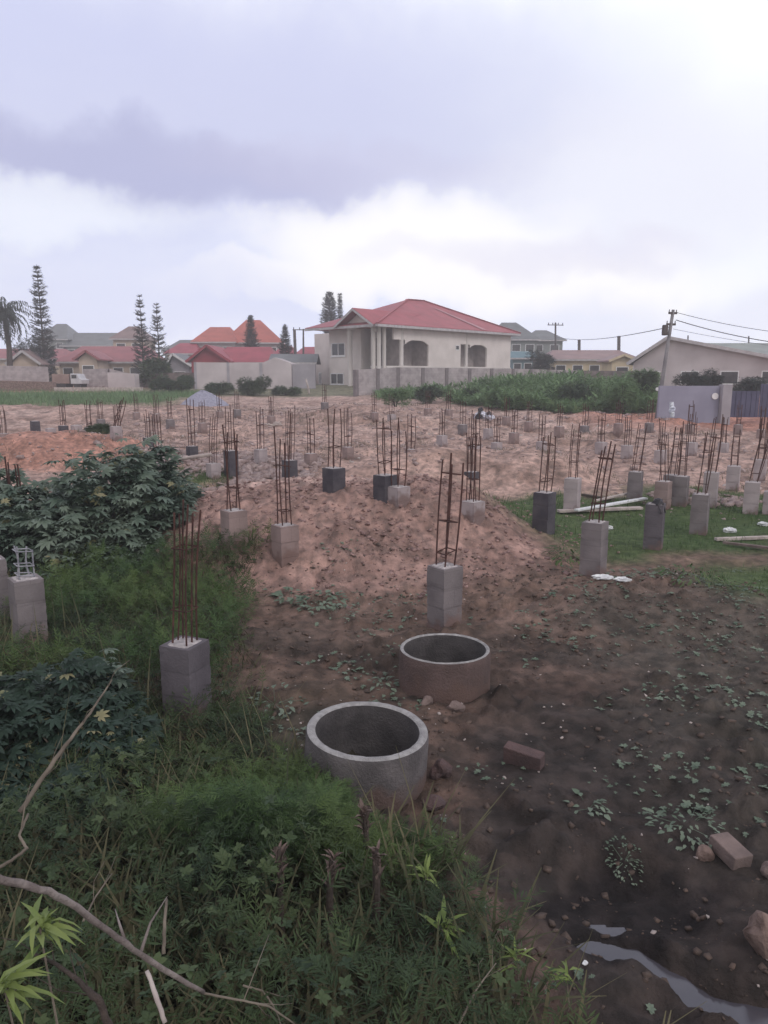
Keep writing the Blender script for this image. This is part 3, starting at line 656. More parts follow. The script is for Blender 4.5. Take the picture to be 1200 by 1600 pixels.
# near and middle pillars
PILL = [
 # label, px, ytop, ybase, bar_top, kind, opts
 ('grey concrete block pillar with tall rusty bars standing behind the two well rings', 694, 884, 975, 702, 'block', dict(bar_px=703, rz=38, stirrups=3, bar_r=.011)),
 ('dark grey pillar with ragged mortar top among the weeds, left of the well rings', 294, 1004, 1116, 757, 'damp', dict(bar_px=307, rz=68, bars=6, stirrups=2, bar_r=.008)),
 ('grey block pillar with a short pale bar cage, at the foot of the big leafy bush', 48, 903, 1000, 850, 'block', dict(rz=40, bar_m='steel_grey', stirrups=3, spread=.42)),
 ('grey pillar cut by the left edge of the photo beside the short pale bar cage', -6, 873, 975, None, 'block', dict(rz=40)),
 ('brownish pillar half buried in the big earth mound with tall bars, nearer the bush', 367, 797, 852, 655, 'brown', dict(rz=38, bar_r=.010)),
 ('brownish pillar sunk low in the middle of the big earth mound', 446, 820, 868, 664, 'brown', dict(rz=38, bar_r=.010)),
 ('bitumen black pillar standing in the right hand grass patch with a pale top', 849, 769, 830, 662, 'dark', dict(rz=50, bar_px=853)),
 ('brownish grey pillar with tall bars at the near edge of the grass patch', 926, 815, 897, 685, 'block', dict(rz=55, bar_px=940, bar_r=.011)),
 ('dark grey pillar with a black rag on its top in the grass patch', 1020, 787, 857, None, 'damp', dict(rz=62)),
 ('grey pillar right of the black ragged one with bars leaning over rubble', 1091, 772, 834, 664, 'block', dict(rz=60, bar_px=1098)),
 ('pale tall pillar directly behind the grey one beside the debris', 1108, 738, 792, 642, 'pale', dict(rz=60, bar_px=1112)),
 ('grey pillar at the right edge in front of the debris strip, with thick bars', 1172, 753, 802, 668, 'pale', dict(rz=62, bar_px=1186, bars=6)),
 ('pale pillar without bars left of the right edge pair', 1144, 728, 766, 668, 'pale', dict(rz=60)),
 ('pale pillar behind the right edge pillar, topmost of that pair', 1186, 718, 752, 648, 'pale', dict(rz=60, bars=6)),
 ('pale pillar partly out of frame on the right edge with grass at its foot', 1203, 768, 803, None, 'pale', dict(rz=60)),
 ('grey pillar between the white planks and the rebar cage with white cloth', 1062, 744, 790, 655, 'block', dict(rz=58)),
 ('grey pillar with bare soil behind it, left end of the right hand row', 991, 737, 782, 652, 'block', dict(rz=60, bar_px=997)),
 ('pale pillar behind the white planks, left of the leaning tall bars', 893, 747, 800, 660, 'pale', dict(rz=60, bar_px=896)),
 ('dark coated pillar at the left foot of the second earth heap', 602, 742, 776, 646, 'dark', dict(rz=45, bar_px=599)),
 ('black coated pillar in the hollow behind the big mound, pale bars above', 522, 731, 768, 636, 'dark', dict(rz=45, bar_px=525)),
 ('low pale pillar just right of the dark coated one behind the mound', 622, 760, 782, 652, 'pale', dict(rz=45)),
 ('low pale pillar at the back right shoulder of the big mound', 738, 783, 806, 664, 'pale', dict(rz=45, bars=6)),
 ('dark coated pillar right behind the low pale one at the mound shoulder', 736, 758, 784, 645, 'dark', dict(rz=45, d=19.6)),
 ('pale tall pillar rising behind the dark coated one on the mound shoulder', 741, 729, 762, 640, 'pale', dict(rz=45, d=23.0)),
 ('dark coated pillar between rubble and the big mound, wide bars', 362, 704, 748, 628, 'dark', dict(rz=42, d=20.5)),
 ('pale pillar at the right end of the white pole beside the small grass strip', 334, 724, 747, 634, 'pale', dict(rz=42, bar_px=339, d=20.2)),
 ('dark coated short pillar behind the white pole', 301, 697, 722, 622, 'dark', dict(rz=42, d=24.0)),
 ('pale pillar at the left end of the white pole', 248, 706, 738, 640, 'pale', dict(rz=42, d=21.5)),
 ('dark coated pillar on the left, behind the pale one with the white pole', 233, 684, 706, 638, 'dark', dict(rz=42, d=26.5)),
 ('small pale pillar left of the dense rows of bars, above the bush', 184, 694, 715, 632, 'pale', dict(rz=42, d=24.2, bar_px=197)),
 ('dark pillar behind the small pale one, bars close together', 185, 679, 695, 628, 'dark', dict(rz=42, d=28)),
 ('dark stained pillar overgrown by a green shrub on the orange earth', 142, 668, 700, 636, 'dark', dict(rz=42, d=27)),
 ('pale low block pillar on the orange earth beside the shrub', 122, 683, 702, None, 'pale', dict(rz=42, d=26)),
 ('dark mossy pillar with bars behind the orange earth heap', 101, 665, 694, 642, 'dark', dict(rz=42, d=28)),
 ('pale low block pillar behind the orange earth, second from the left', 81, 676, 694, None, 'pale', dict(rz=42, d=27.5)),
 ('dark pillar behind the orange earth, leftmost of the row', 57, 658, 690, None, 'dark', dict(rz=42, d=29)),
 ('pale pillar low in the rubble left of the middle with thin bars', 408, 702, 730, 636, 'pale', dict(rz=42, d=23)),
 ('brown block stub with a dark band and two bundles of bars behind the mound', 453, 719, 748, 632, 'dark', dict(rz=42, d=18.6, bars=6, bar_px=456)),
 ('brownish pillar with bare bars in the middle of the far earth', 486, 712, 735, 641, 'brown', dict(rz=42, d=22.5)),
 ('brown pillar on the far earth just right of the black coated one', 544, 704, 727, 634, 'brown', dict(rz=42, d=25)),
 ('grey brown pillar on the far earth left of the second heap', 642, 718, 742, 646, 'brown', dict(rz=42, d=23.5)),
 ('far brown pillar with faint bars below the perimeter wall corner', 585, 674, 692, 634, 'brown', dict(rz=42, d=36)),
 ('far pillar with thin bars between the second heap and the reeds', 668, 662, 684, 632, 'brown', dict(rz=42, d=38)),
 ('far pale pillar under the heap of sacks', 762, 684, 712, 650, 'pale', dict(rz=42, d=30)),
 ('far brown pillar in front of the reeds, left one', 802, 692, 715, 655, 'brown', dict(rz=42, d=29)),
 ('pale pillar behind the black one in the grass patch', 845, 697, 728, 655, 'pale', dict(rz=42, d=26.5)),
 ('far brown pillar in front of the reeds, right of the black coated one', 872, 690, 716, 650, 'brown', dict(rz=42, d=30)),
 ('wide pale pillar behind the tall leaning bars near the grass', 937, 698, 738, 648, 'pale', dict(rz=42, d=25)),
 ('far pillar with red bars in front of red earth beside the reeds', 964, 682, 706, 648, 'brown', dict(rz=42, d=31)),
 ('short pillar with a cage of bars topped by white cloth', 1047, 742, 788, 655, 'block', dict(rz=50, d=16.8, bar_px=1052)),
 ('pillar with reddish bars before the rubble right of the black rag', 1034, 752, 800, 672, 'brown', dict(rz=50, d=16.2, bar_px=1030)),
 ('far pillar with thin bars below the dark blue gate', 1150, 690, 706, 655, 'brown', dict(rz=50, d=31)),
 ('far pillar with thick bars before the right end of the blue gate', 1187, 684, 702, 642, 'brown', dict(rz=50, d=30, bars=6)),
 ('far brownish pillar below the blue grey wall', 1075, 688, 706, 652, 'brown', dict(rz=50, d=31)),
 ('far left pillar with a crooked bar and cross piece, behind the orange heap', 9, 690, 712, 650, 'brown', dict(rz=42, d=27)),
 ('pillar swallowed by the big leafy bush, dark bars sticking out above it', 35, 830, 880, 708, 'block', dict(rz=42, d=12.5, bar_r=.014, bar_px=32)),
 ('lone far pillar with thin bars right of the gravel heap', 345, 672, 690, 636, 'brown', dict(rz=42, d=38)),
 ('far pillar with bars below the gravel heap', 246, 668, 684, 636, 'brown', dict(rz=42, d=36)),
 ('far pillar in the middle distance left of the reeds', 700, 672, 690, 640, 'brown', dict(rz=42, d=36)),
 ('far pillar right of the sacks in front of the reed bed', 825, 676, 694, 648, 'brown', dict(rz=42, d=34)),
 ('far brown pillar among bar cages right under the gravel heap edge', 372, 663, 686, 634, 'block', dict(rz=42, d=38)),
 ('far pillar with thin bars between the gravel heap and the reeds', 425, 676, 694, 640, 'brown', dict(rz=42, d=35)),
 ('far brown pillar before the path to the unfinished house', 508, 663, 684, 632, 'block', dict(rz=42, d=39)),
 ('far grey pillar below the lone shrub at the wall', 612, 676, 694, 642, 'pale', dict(rz=42, d=35)),
 ('far pillar left of the sacks, thin bars against the soil', 722, 685, 708, 652, 'block', dict(rz=42, d=31)),
 ('grey pillar in the hollow behind the second heap, left part', 690, 700, 724, 656, 'pale', dict(rz=42, d=27)),
 ('grey pillar in the hollow behind the second heap, right part', 775, 700, 728, 662, 'pale', dict(rz=42, d=26)),
 ('brown pillar with bars in front of the reeds, beside the sacks', 790, 672, 690, 646, 'brown', dict(rz=42, d=35)),
 ('far pillar with close bars left of the red earth', 912, 675, 700, 650, 'block', dict(rz=42, d=32)),
 ('pale pillar behind the right hand row, left of its middle', 978, 705, 732, 660, 'pale', dict(rz=50, d=24)),
 ('far pillar before the red earth under the leaning pole', 1012, 683, 706, 655, 'block', dict(rz=50, d=31)),
 ('pale pillar between the right hand rows behind the rubble', 1030, 712, 738, 668, 'pale', dict(rz=50, d=23)),
 ('grey pillar behind the tall pale one, bars close together', 1078, 708, 734, 650, 'pale', dict(rz=50, d=24)),
 ('grey pillar in the far row below the pier of the blue wall', 1128, 702, 726, 652, 'pale', dict(rz=50, d=25.5)),
 ('brown stub with bars at the left end of the middle field', 268, 675, 698, 642, 'block', dict(rz=42, d=33)),
 ('brown stub with bars between the rubble and the far bank, left', 318, 682, 700, 640, 'brown', dict(rz=42, d=32)),
 ('brown stub with bars left of the row of bar cages', 160, 671, 694, 640, 'block', dict(rz=42, d=33)),
 ('faint far stub with bars under the green strip', 215, 664, 680, 634, 'brown', dict(rz=42, d=39)),
]
info = {}
for P in PILL:
    lab, px, yt, yb, bt, kd, op = P
    info[px] = pillar(lab, px, yt, yb, bt, kd, **op)

# black rag on the pillar in the grass, white cloth on the cage
def rag(px, label, name, m, loc, size, seed, cat, drop):
    r = random.Random(seed); n = 16; mb = MB(); vs = []
    for i in range(n):
        for j in range(n):
            x = (i / (n - 1) - .5) * 2; y = (j / (n - 1) - .5) * 2; q = max(abs(x), abs(y))
            e = math.hypot(x, y)
            s = .75 if q < .6 else .62
            vs.append((x * size * s + r.uniform(-.006, .006), y * size * s + r.uniform(-.006, .006),
                       .03 + .05 * (1 - e) - drop * max(0, q - .55) * 2.2 * (.7 + .5 * math.sin(5 * math.atan2(y, x))) + .012 * math.sin(9 * x + 4 * y)))
    mb.add(vs, [(i * n + j, (i + 1) * n + j, (i + 1) * n + j + 1, i * n + j + 1) for i in range(n - 1) for j in range(n - 1)])
    o = mb.build(name, m, None, (0, 0, 0), smooth=True); o.location = loc; o.rotation_euler.z = R(45)
    s = o.modifiers.new('thick', 'SOLIDIFY'); s.thickness = .006
    tag(o, label, cat); return o
b, hg = info[1020][1], info[1020][2]
rag(1020, 'black rag draped over the top of the dark grey pillar', 'black_rag', M['plastic_black'], (b.x + .02, b.y - .05, b.z + hg + .02), .17, 4, 'rag', .16)
p = pix(1049, 640, 16.8)
def cloth_strip():
    mb = MB(); r = random.Random(9); vs = []; n = 12
    for i in range(n):
        t = i / (n - 1)
        for j in range(6):
            a = 2 * math.pi * j / 6; rad = (.035 + .03 * math.sin(t * 3.14)) * r.uniform(.7, 1.3)
            vs.append((p.x + rad * math.cos(a) + .03 * (1 - t), p.y + rad * math.sin(a), p.z - .17 + .34 * t))
    fs = [(i * 6 + j, i * 6 + (j + 1) % 6, (i + 1) * 6 + (j + 1) % 6, (i + 1) * 6 + j) for i in range(n - 1) for j in range(6)]
    fs += [tuple(range((n - 1) * 6, n * 6))]
    mb.add(vs, fs)
    o = mb.build('white_cloth', M['cloth_white'], None, p, smooth=False)
    tag(o, 'white cloth tied round the top of a rebar cage before the blue wall', 'cloth')
cloth_strip()

# ------------------------------------------------------------------ concrete well rings
def well_ring(label, px, py_rim, d, R_out, wall, z_rim, z_bot, body, tilt=(0, 0), inner=None):
    c = pix(px, py_rim, d); base = Vector((c.x, c.y, z_bot))
    root = empty('well_ring', base, label, 'concrete ring', 'concrete well rings')
    hh = c.z - z_bot; ri = R_out - wall
    rot = Matrix.Rotation(tilt[0], 3, 'X') @ Matrix.Rotation(tilt[1], 3, 'Y')
    r = random.Random(px)
    def wob(prof, n, mb):
        mb.lathe(prof, n, (0, 0, 0), rot)
    b_ = MB(); nseg = 72
    prof = [(R_out + .004, -.15), (R_out + .002, .15), (R_out, .3), (R_out - .001, hh - .03), (R_out - .008, hh - .006)]
    wob(prof, nseg, b_)
    for i, v in enumerate(b_.v):
        q = 1 + .004 * math.sin(i * 1.7) ; q += .004 * math.sin(i * .31); b_.v[i] = (v[0] * q, v[1] * q, v[2])
    ob = b_.build('ring_wall', M[body], root, smooth=True)
    rb = MB(); prof2 = []
    wob([(R_out - .008, hh - .006), (R_out - .018, hh), (R_out - wall * .5, hh + .004), (ri + .012, hh), (ri + .003, hh - .01)], nseg, rb)
    for i, v in enumerate(rb.v):
        ch = .010 * max(0, math.sin((i % nseg) * .37 + px) * math.sin((i % nseg) * 1.1) - .55)
        if nseg <= i < 4 * nseg: rb.v[i] = (v[0] * (1 - ch) + r.uniform(-.003, .003), v[1] + r.uniform(-.002, .002), v[2] + r.uniform(-.003, .003))
    rb.build('rim', M['ring_rim'], root, smooth=True)
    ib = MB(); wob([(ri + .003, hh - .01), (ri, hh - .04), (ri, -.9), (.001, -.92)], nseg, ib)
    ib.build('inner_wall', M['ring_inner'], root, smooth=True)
    return root, c
r1, c1 = well_ring('grey concrete well ring with a pale rim, the nearer one, weeds against its front', 570, 1137, 5.02, .448, .072, 0, h(1.0, 5.0) - .02, 'ring', (R(1.5), R(3)))
r2, c2 = well_ring('farther concrete well ring sunk in brown soil in front of the grey pillar', 695, 1012, 6.72, .435, .045, 0, h(1.5, 6.7) - .02, 'ring_brown', (R(-1), R(0)))

# ------------------------------------------------------------------ loose blocks and stones
def rock(name, label, cat, px, py, size, m, rz=0, tilt=0, lift=.3, seed=1, blocky=True, group=None):
    g = ground_at(px, py); r = random.Random(seed)
    mb = MB()
    if blocky: mb.box((0, 0, 0), size)
    else:
        bmh = bmesh.new()
        for i in range(26):
            v = Vector((r.gauss(0, 1), r.gauss(0, 1), r.gauss(0, 1))).normalized() * r.uniform(.8, 1.08)
            bmh.verts.new((v.x * size[0] * .55, v.y * size[1] * .55, v.z * size[2] * .55))
        res = bmesh.ops.convex_hull(bmh, input=bmh.verts)
        bmesh.ops.delete(bmh, geom=[g_ for g_ in res['geom_interior'] if isinstance(g_, bmesh.types.BMVert)], context='VERTS')
        bmesh.ops.subdivide_edges(bmh, edges=bmh.edges[:], cuts=2, use_grid_fill=True, smooth=.35)
        bmh.verts.index_update()
        mb.add([tuple(v.co + v.normal * (r.uniform(-.022, .022) + .06 * math.sin(v.co.x * 40 / size[0] * .2 + v.co.z * 30)) * size[2]) for v in bmh.verts], [tuple(v.index for v in f_.verts) for f_ in bmh.faces]); bmh.free()
    o = mb.build(name, m, None, (0, 0, 0), bevel=(.008 if blocky else 0))
    o.location = (g.x, g.y, h(g.x, g.y) + size[2] * lift); o.rotation_euler = (R(tilt), R(tilt * .4), R(rz))
    if blocky:
        o.data.update()
    return tag(o, label, cat, group)
rock('concrete_block', 'dark reddish block lying tilted on the soil right of the near well ring', 'block', 818, 1195, (.30, .10, .15), M['stone_dark'], -32, 8, .35)
rock('concrete_block', 'brown block lying at the right beside small green weeds', 'block', 1140, 1338, (.14, .22, .09), M['stone_brown'], 18, 6, .4)
rock('stone', 'pale brown stone just left of the brown block', 'stone', 1100, 1340, (.13, .09, .08), M['stone_pink'], 10, 5, .3, 4, False)
rock('stone', 'large pinkish stone cut by the right edge of the photo', 'stone', 1196, 1480, (.20, .20, .22), M['stone_pink'], 20, 0, .35, 6, False)
rock('stone', 'pale stone cut by the right edge above the large pinkish one', 'stone', 1200, 1368, (.08, .10, .10), M['stone_brown'], 20, 0, .35, 7, False)
rock('stone', 'pinkish stone at the edge of the weeds below the near well ring', 'stone', 712, 1345, (.13, .09, .07), M['stone_pink'], 12, 0, .35, 8, False)
rock('stone', 'brown lump of earth and stone between the two well rings, right', 'stone', 712, 1108, (.17, .12, .10), M['stone_brown'], 12, 0, .12, 9, False)
rock('stone', 'brown lump behind the near well ring, left of the other lump', 'stone', 668, 1098, (.14, .10, .10), M['stone_brown'], 42, 0, .12, 10, False)
rock('stone', 'dark stone leaning on the right side of the near well ring', 'stone', 690, 1215, (.16, .13, .16), M['stone_dark'], 12, 0, .35, 11, False)
rock('stone', 'dark flat stone at the foot of the near well ring', 'stone', 678, 1262, (.18, .14, .10), M['stone_dark'], 40, 0, .3, 12, False)
rock('stone', 'small pale chip lying in the mud above the rivulet', 'stone', 914, 1508, (.035, .025, .02), M['plastic_white'], 40, 0, .3, 13, False)

def crumple(name, label, cat, px, py, size, m, seed=1, d=None, lift=.35, group=None):
    g = ground_at(px, py) if d is None else pix(px, py, d)
    r = random.Random(seed); n = 9; k2 = 14; vs = []
    for i in range(n + 1):
        th = math.pi * i / n
        for k in range(k2):
            w = 2 * math.pi * k / k2; q = r.uniform(.62, 1.15)
            vs.append((math.sin(th) * math.cos(w) * size[0] / 2 * q, math.sin(th) * math.sin(w) * size[1] / 2 * q, math.cos(th) * size[2] / 2 * q))
    mb = MB().add(vs, [(i * k2 + k, i * k2 + (k + 1) % k2, (i + 1) * k2 + (k + 1) % k2, (i + 1) * k2 + k) for i in range(n) for k in range(k2)])
    o = mb.build(name, m, None, (0, 0, 0)); o.location = (g.x, g.y, (h(g.x, g.y)) + size[2] * lift)
    return tag(o, label, cat, group)
crumple('plastic_bag', 'torn white plastic bag on the soil in front of the brownish pillar', 'bag', 940, 905, (.30, .16, .07), M['plastic_white'], 3)
crumple('plastic_bag', 'scrap of white plastic right beside the torn white bag', 'bag', 972, 908, (.24, .14, .06), M['plastic_white'], 5)
crumple('plastic_bag', 'small bluish white plastic bag on the grass behind the brownish pillar', 'bag', 953, 828, (.13, .10, .10), M['plastic_white'], 6)
crumple('plastic_bag', 'white plastic scrap in the debris at the right edge', 'bag', 1140, 832, (.26, .2, .12), M['plastic_white'], 7)
crumple('plastic_bag', 'white plastic scrap on the debris near the right edge pillar', 'bag', 1192, 822, (.24, .2, .10), M['plastic_white'], 8)
crumple('plastic_bag', 'pale sack in the rubble on the far earth left of the middle', 'bag', 427, 664, (.8, .5, .3), M['plank'], 9, None, .1)
# heap of sacks beside the reeds
def heap():
    g = ground_at(755, 657); root = empty('sack_heap', (g.x, g.y, g.z), 'heap of black and white crumpled sacks on the bank before the reeds', 'sack heap')
    r = random.Random(5)
    for i in range(16):
        a = r.uniform(0, 6.28); rad = r.uniform(0, .5); z = .12 + .6 * (1 - rad / .55) * r.random()
        cpos = Vector((g.x + rad * math.cos(a), g.y + rad * math.sin(a) * .6, g.z + z)); n = 6; k2 = 9; vs = []
        for ii in range(n + 1):
            th = math.pi * ii / n
            for k in range(k2):
                w = 2 * math.pi * k / k2; q = r.uniform(.6, 1.2)
                vs.append(cpos + Vector((math.sin(th) * math.cos(w) * .17 * q, math.sin(th) * math.sin(w) * .17 * q, math.cos(th) * .13 * q)))
        mb = MB().add(vs, [(ii * k2 + k, ii * k2 + (k + 1) % k2, (ii + 1) * k2 + (k + 1) % k2, (ii + 1) * k2 + k) for ii in range(n) for k in range(k2)])
        part(mb, 'sack', M['cloth_white'] if i % 2 else M['plastic_black'], root)
heap()

# planks and poles lying about
def lying(name, label, cat, a, b, w, t, m, lift=.05, group='planks and poles lying on the site'):
    A = ground_at(*a); B = ground_at(*b)
    A = Vector((A.x, A.y, h(A.x, A.y) + lift)); B = Vector((B.x, B.y, h(B.x, B.y) + lift))
    mid = (A + B) / 2
    o = MB().beam(A - mid, B - mid, w, t).build(name, m, None, (0, 0, 0), bevel=.004); o.location = mid
    return tag(o, label, cat, group)
lying('plank', 'long pale plank lying across the back of the grass patch, lowest of the stack', 'plank', (872, 803), (1002, 798), .16, .05, M['plank'], .06)
lying('plank', 'pale plank lying slanted on the others before the black rag pillar', 'plank', (900, 806), (1008, 787), .13, .04, M['plastic_white'], .12)
lying('plank', 'thin brown plank behind the pale planks in the grass', 'plank', (930, 792), (1000, 776), .07, .04, M['plank'], .14)
lying('plank', 'dark timber lying left of the tall leaning bars', 'plank', (910, 777), (958, 786), .10, .06, M['bark_dark'], .06)
lying('plank', 'pale timber lying in the debris at the right edge', 'plank', (1118, 846), (1205, 843), .10, .05, M['plank'], .04)
lying('plank', 'brown board lying under the debris at the far right', 'plank', (1130, 852), (1210, 862), .08, .04, M['stone_brown'], .05)
A = pix(262, 720, 20.4); B = pix(330, 710, 20.0)
o = MB().tube([A - (A + B) / 2, (B - A) * .1, B - (A + B) / 2], .05, 8).build('white_pole', M['plank'], None, (0, 0, 0), smooth=True); o.location = (A + B) / 2
o.location.z = max(o.location.z, h(o.location.x, o.location.y) + .06)
tag(o, 'pale round pole propped between two pillars above the small grass strip', 'pole')

# ------------------------------------------------------------------ the two storey house under construction
def build_house():
    d0 = 72.0; c0 = pix(592, 590, d0); C = Vector((c0.x, d0, 0)); s = math.sqrt(.5)
    U = Vector((s, s, 0)); W = Vector((-s, s, 0))               # along the right facade / along the left face
    zg = h(C.x, C.y) - .3
    z1 = 3.6; zE = CAMZ + 4.9                                     # upper floor slab, eaves
    z1 = CAMZ + (590 - 573) / F * d0 + .1
    LU, LW = 21.3, 9.6
    root = empty('unfinished_house', (C.x, C.y, zg), 'large unfinished two storey house with a wine red hipped roof and a columned portico', 'house')
    def P(u, w, z): return Vector((C.x, C.y, 0)) + U * u + W * w + Vector((0, 0, z))
    def bx(mb, u0, u1, w0, w1, z0_, z1_):
        vs = [P(u, w, z) for z in (z0_, z1_) for u, w in ((u0, w0), (u1, w0), (u1, w1), (u0, w1))]
        return mb.add(vs, [(0, 3, 2, 1)[::1], (4, 5, 6, 7), (0, 1, 5, 4), (1, 2, 6, 5), (2, 3, 7, 6), (3, 0, 4, 7)])
    def tU(px):   # u along the right facade (w=0) at photo column px
        k = (px - 600) / F / math.cos(PITCH) * 1.0
        return (k * .985 * C.y - C.x) / (s - k * .985 * s)
    def tW(px, u=0):
        k = (px - 600) / F
        return (C.x + s * u - k * (C.y + s * u)) / (s + k * s)
    def zz(py, d): return CAMZ + (590 - py) / F * d * .985
    T = .22
    # ---- right facade at w = 0: wall pieces round the openings
    wall = MB()
    o1a, o1b = tU(632), tU(668); o2a, o2b = tU(731), tU(757); o3a, o3b = tU(717), tU(722)
    pA = tU(610)
    # opening heights
    def col_wall(ua, ub, za, zb): bx(wall, ua, ub, 0, T, za, zb)
    col_wall(pA + 1.3, LU, zg, z1)                                 # lower storey
    top = zE
    col_wall(o1b, o3a, z1, top)
    col_wall(o2b, LU, z1, top)
    zo1 = z1 + 2.45; zo2 = z1 + 2.35
    col_wall(o1a - 1.6, o1b, zo1 + .05, top); col_wall(o3a, o2b, zo2, top)
    # arched heads of the openings
    def arch(ua, ub, zc, rise, n=12):
        vs = []; 
        for i in range(n + 1):
            t = i / n; u = ua + (ub - ua) * t; z = zc - rise * (abs(2 * t - 1) ** 3)
            vs += [P(u, .002, z), P(u, .002, zc + .1), P(u, T - .002, z), P(u, T - .002, zc + .1)]
        fs = []
        for i in range(n):
            a = i * 4; b = a + 4; fs += [(a, b, b + 1, a + 1), (a + 2, a + 3, b + 3, b + 2), (a, a + 2, b + 2, b)]
        wall.add(vs, fs)
    arch(o1a, o1b, zo1 + .06, .45); arch(o2a, o2b, zo2 + .01, .35)
    # right end wall, back walls and the deep walls of the verandas
    bx(wall, LU - T, LU - .002, T, LW, zg, top)
    iw = MB(); wall_, wall = wall, iw
    bx(wall, o1a - 2.2, o1b + .4, 2.4, 2.4 + T, z1, top); bx(wall, o1b + .1, o1b + .1 + T, T, 2.4, z1, top)
    part(iw, 'recess_wall', M['shaded_block'], root); iw = wall = MB()
    bx(wall, o3a - .3, o2b + .4, 1.9, 1.9 + T, z1, top); bx(wall, o2b + .1, o2b + .1 + T, T, 1.9, z1, top)
    part(iw, 'recess_wall', M['shaded_block'], root); iw = wall = MB(); bx(wall, 3.4, 3.4 + T, .4, tW(546) - .3, zg, top); part(iw, 'recess_wall', M['shaded_block'], root); wall = wall_
    # ---- left face (w along), behind the portico
    ws = tW(546); we = tW(503)
    bx(wall, 1.2, 1.2 + T, ws - .3, we, zg, top - .05)                      # wall with windows
    bx(wall, 1.2 + T, 4.6, we - T, we - .002, zg, top - .05)
    bx(wall, 4.6, 4.6 + T, we, tW(494, 4.6), zg, top - .05); bx(wall, 4.6 + T, 14, tW(494, 4.6) - T, tW(494, 4.6) - .002, zg, top - .05)
    bx(wall, 1.2, 3.4, ws - .3 - T, ws - .303, zg, top)
    ob = part(wall, 'wall', M['render'], root)
    # slab edge and parapet of the veranda
    sl = MB(); bx(sl, -.3 + 1.3, LU + .05, -.06, T + 2.0, z1 - .22, z1 - .02); part(sl, 'floor_slab', M['render_upper'], root)
    # ceilings under the roof
    ce = MB(); bx(ce, -.9, LU + .7, -.7, tW(486, -1) - .2, zE + .02, zE + .12)
    part(ce, 'ceiling', M['render'], root)
    # columns
    def column(u, w, z0_, z1_, r=.20):
        p = P(u, w, 0); mb = MB().lathe([(r + .03, z0_), (r, z0_ + .15), (r, z1_ - .2), (r + .08, z1_ - .12), (r + .08, z1_)], 20, (p.x, p.y, 0))
        part(mb, 'column', M['render_upper'], root, smooth=True)
    column(.25, .25, zg, zE); column(.95, .25, zg, zE)
    column(tU(628), .15, z1, zE, .22); column(tU(726.5), .12, z1, zE, .2)
    column(.0, tW(547) - .1, zg, zE, .24); column(.0, tW(584), zg, zE, .22)
    # portico arch beam and gable
    g = MB(); wa, wb = tW(590), tW(545)
    zgab = zz(517, 73)
    n = 14; vs = []
    for i in range(n + 1):
        t = i / n; w = wa + (wb - wa) * t; z = zE - .1 - .55 * (abs(2 * t - 1) ** 3) 
        vs += [P(-.15, w, z), P(-.15, w, zE + .3), P(.1, w, z), P(.1, w, zE + .3)]
    fs = []
    for i in range(n):
        a = i * 4; b = a + 4; fs += [(a, a + 1, b + 1, b), (a + 2, b + 2, b + 3, a + 3), (a, b, b + 2, a + 2)]
    g.add(vs, fs)
    pk = zz(488, 74); wm = (wa + wb) / 2
    g.add([P(-.15, wa, zE + .28), P(-.15, wb, zE + .28), P(-.15, wm, pk - .1), P(.1, wa, zE + .28), P(.1, wb, zE + .28), P(.1, wm, pk - .1)],
          [(0, 2, 1), (3, 4, 5), (0, 1, 4, 3), (1, 2, 5, 4), (2, 0, 3, 5)])
    part(g, 'portico_gable', M['render'], root)
    # main roof: hipped, short ridge
    e = .8; zr = zz(468.5, 83)
    dR = 83.5
    ra = Vector(pix(637, 468, dR)); rb_ = Vector(pix(662, 470, dR + 2.5))
    A0 = P(-e - .2, -e, zE + .1); A1 = P(LU + e, -e, zE + .1); wT = tW(482, -e); A2 = P(LU + e, wT, zE + .1); A3 = P(-e - .2, wT, zE + .1)
    rf = MB(); th = Vector((0, 0, -.18))
    V = [A0, A1, A2, A3, ra, rb_]; V2 = [v + th for v in V[:4]]
    rf.add(V + V2, [(0, 1, 5, 4), (1, 2, 5), (2, 3, 4, 5), (3, 0, 4), (0, 6, 7, 1), (1, 7, 8, 2), (2, 8, 9, 3), (3, 9, 6, 0), (6, 9, 8, 7)])
    roof = part(rf, 'roof', M['roof_red'], root)
    # gable roof of the portico
    gf = MB(); back = 8.5
    pkp = Vector(pix(560, 486.5, 73.3)); p0 = P(-e - .5, wa - .75, zE + .02); p1 = P(-e - .5, wb + .75, zE + .02)
    pk0 = P(-e - .5, wm, pk + .12); bk = P(back, wm, pk + .12)
    b0 = P(back * .2, wa - .75, zE + .16); b1 = P(back * .2, wb + .75, zE + .16)
    dn = Vector((0, 0, -.14))
    gv = [p0, pk0, p1, b0, bk, b1]
    gf.add(gv + [v + dn for v in gv], [(0, 3, 4, 1), (1, 4, 5, 2), (6, 7, 10, 9), (7, 8, 11, 10), (0, 1, 7, 6), (1, 2, 8, 7)])
    part(gf, 'portico_roof', M['roof_red'], root)
    # pale barge and ridge caps
    cp = MB()
    def strip(a, b, w=.35): cp.beam(Vector(a) + Vector((0, 0, .05)), Vector(b) + Vector((0, 0, .05)), w, .06)
    strip(ra, rb_, .3); strip(rb_, A1, .28); strip(ra, A0, .28)
    part(cp, 'ridge_cap', M['roof_strip'], roof) if False else part(cp, 'ridge_cap', M['roof_red'], root)
    rc = MB(); a = ra.lerp(A0, .02)
    q1 = ra.lerp(A1, .62); 
    f = lambda t, k: (A0.lerp(A1, t)).lerp(ra.lerp(rb_, t), k) + Vector((-.05, -.05, .06))
    rc.add([f(.66, .72) , f(.685, .72), f(.735, .02), f(.70, .02)], [(0, 1, 2, 3)])
    ff = lambda t, k: A0.lerp(A1, t).lerp(ra, k) + Vector((-.05, -.05, .07))
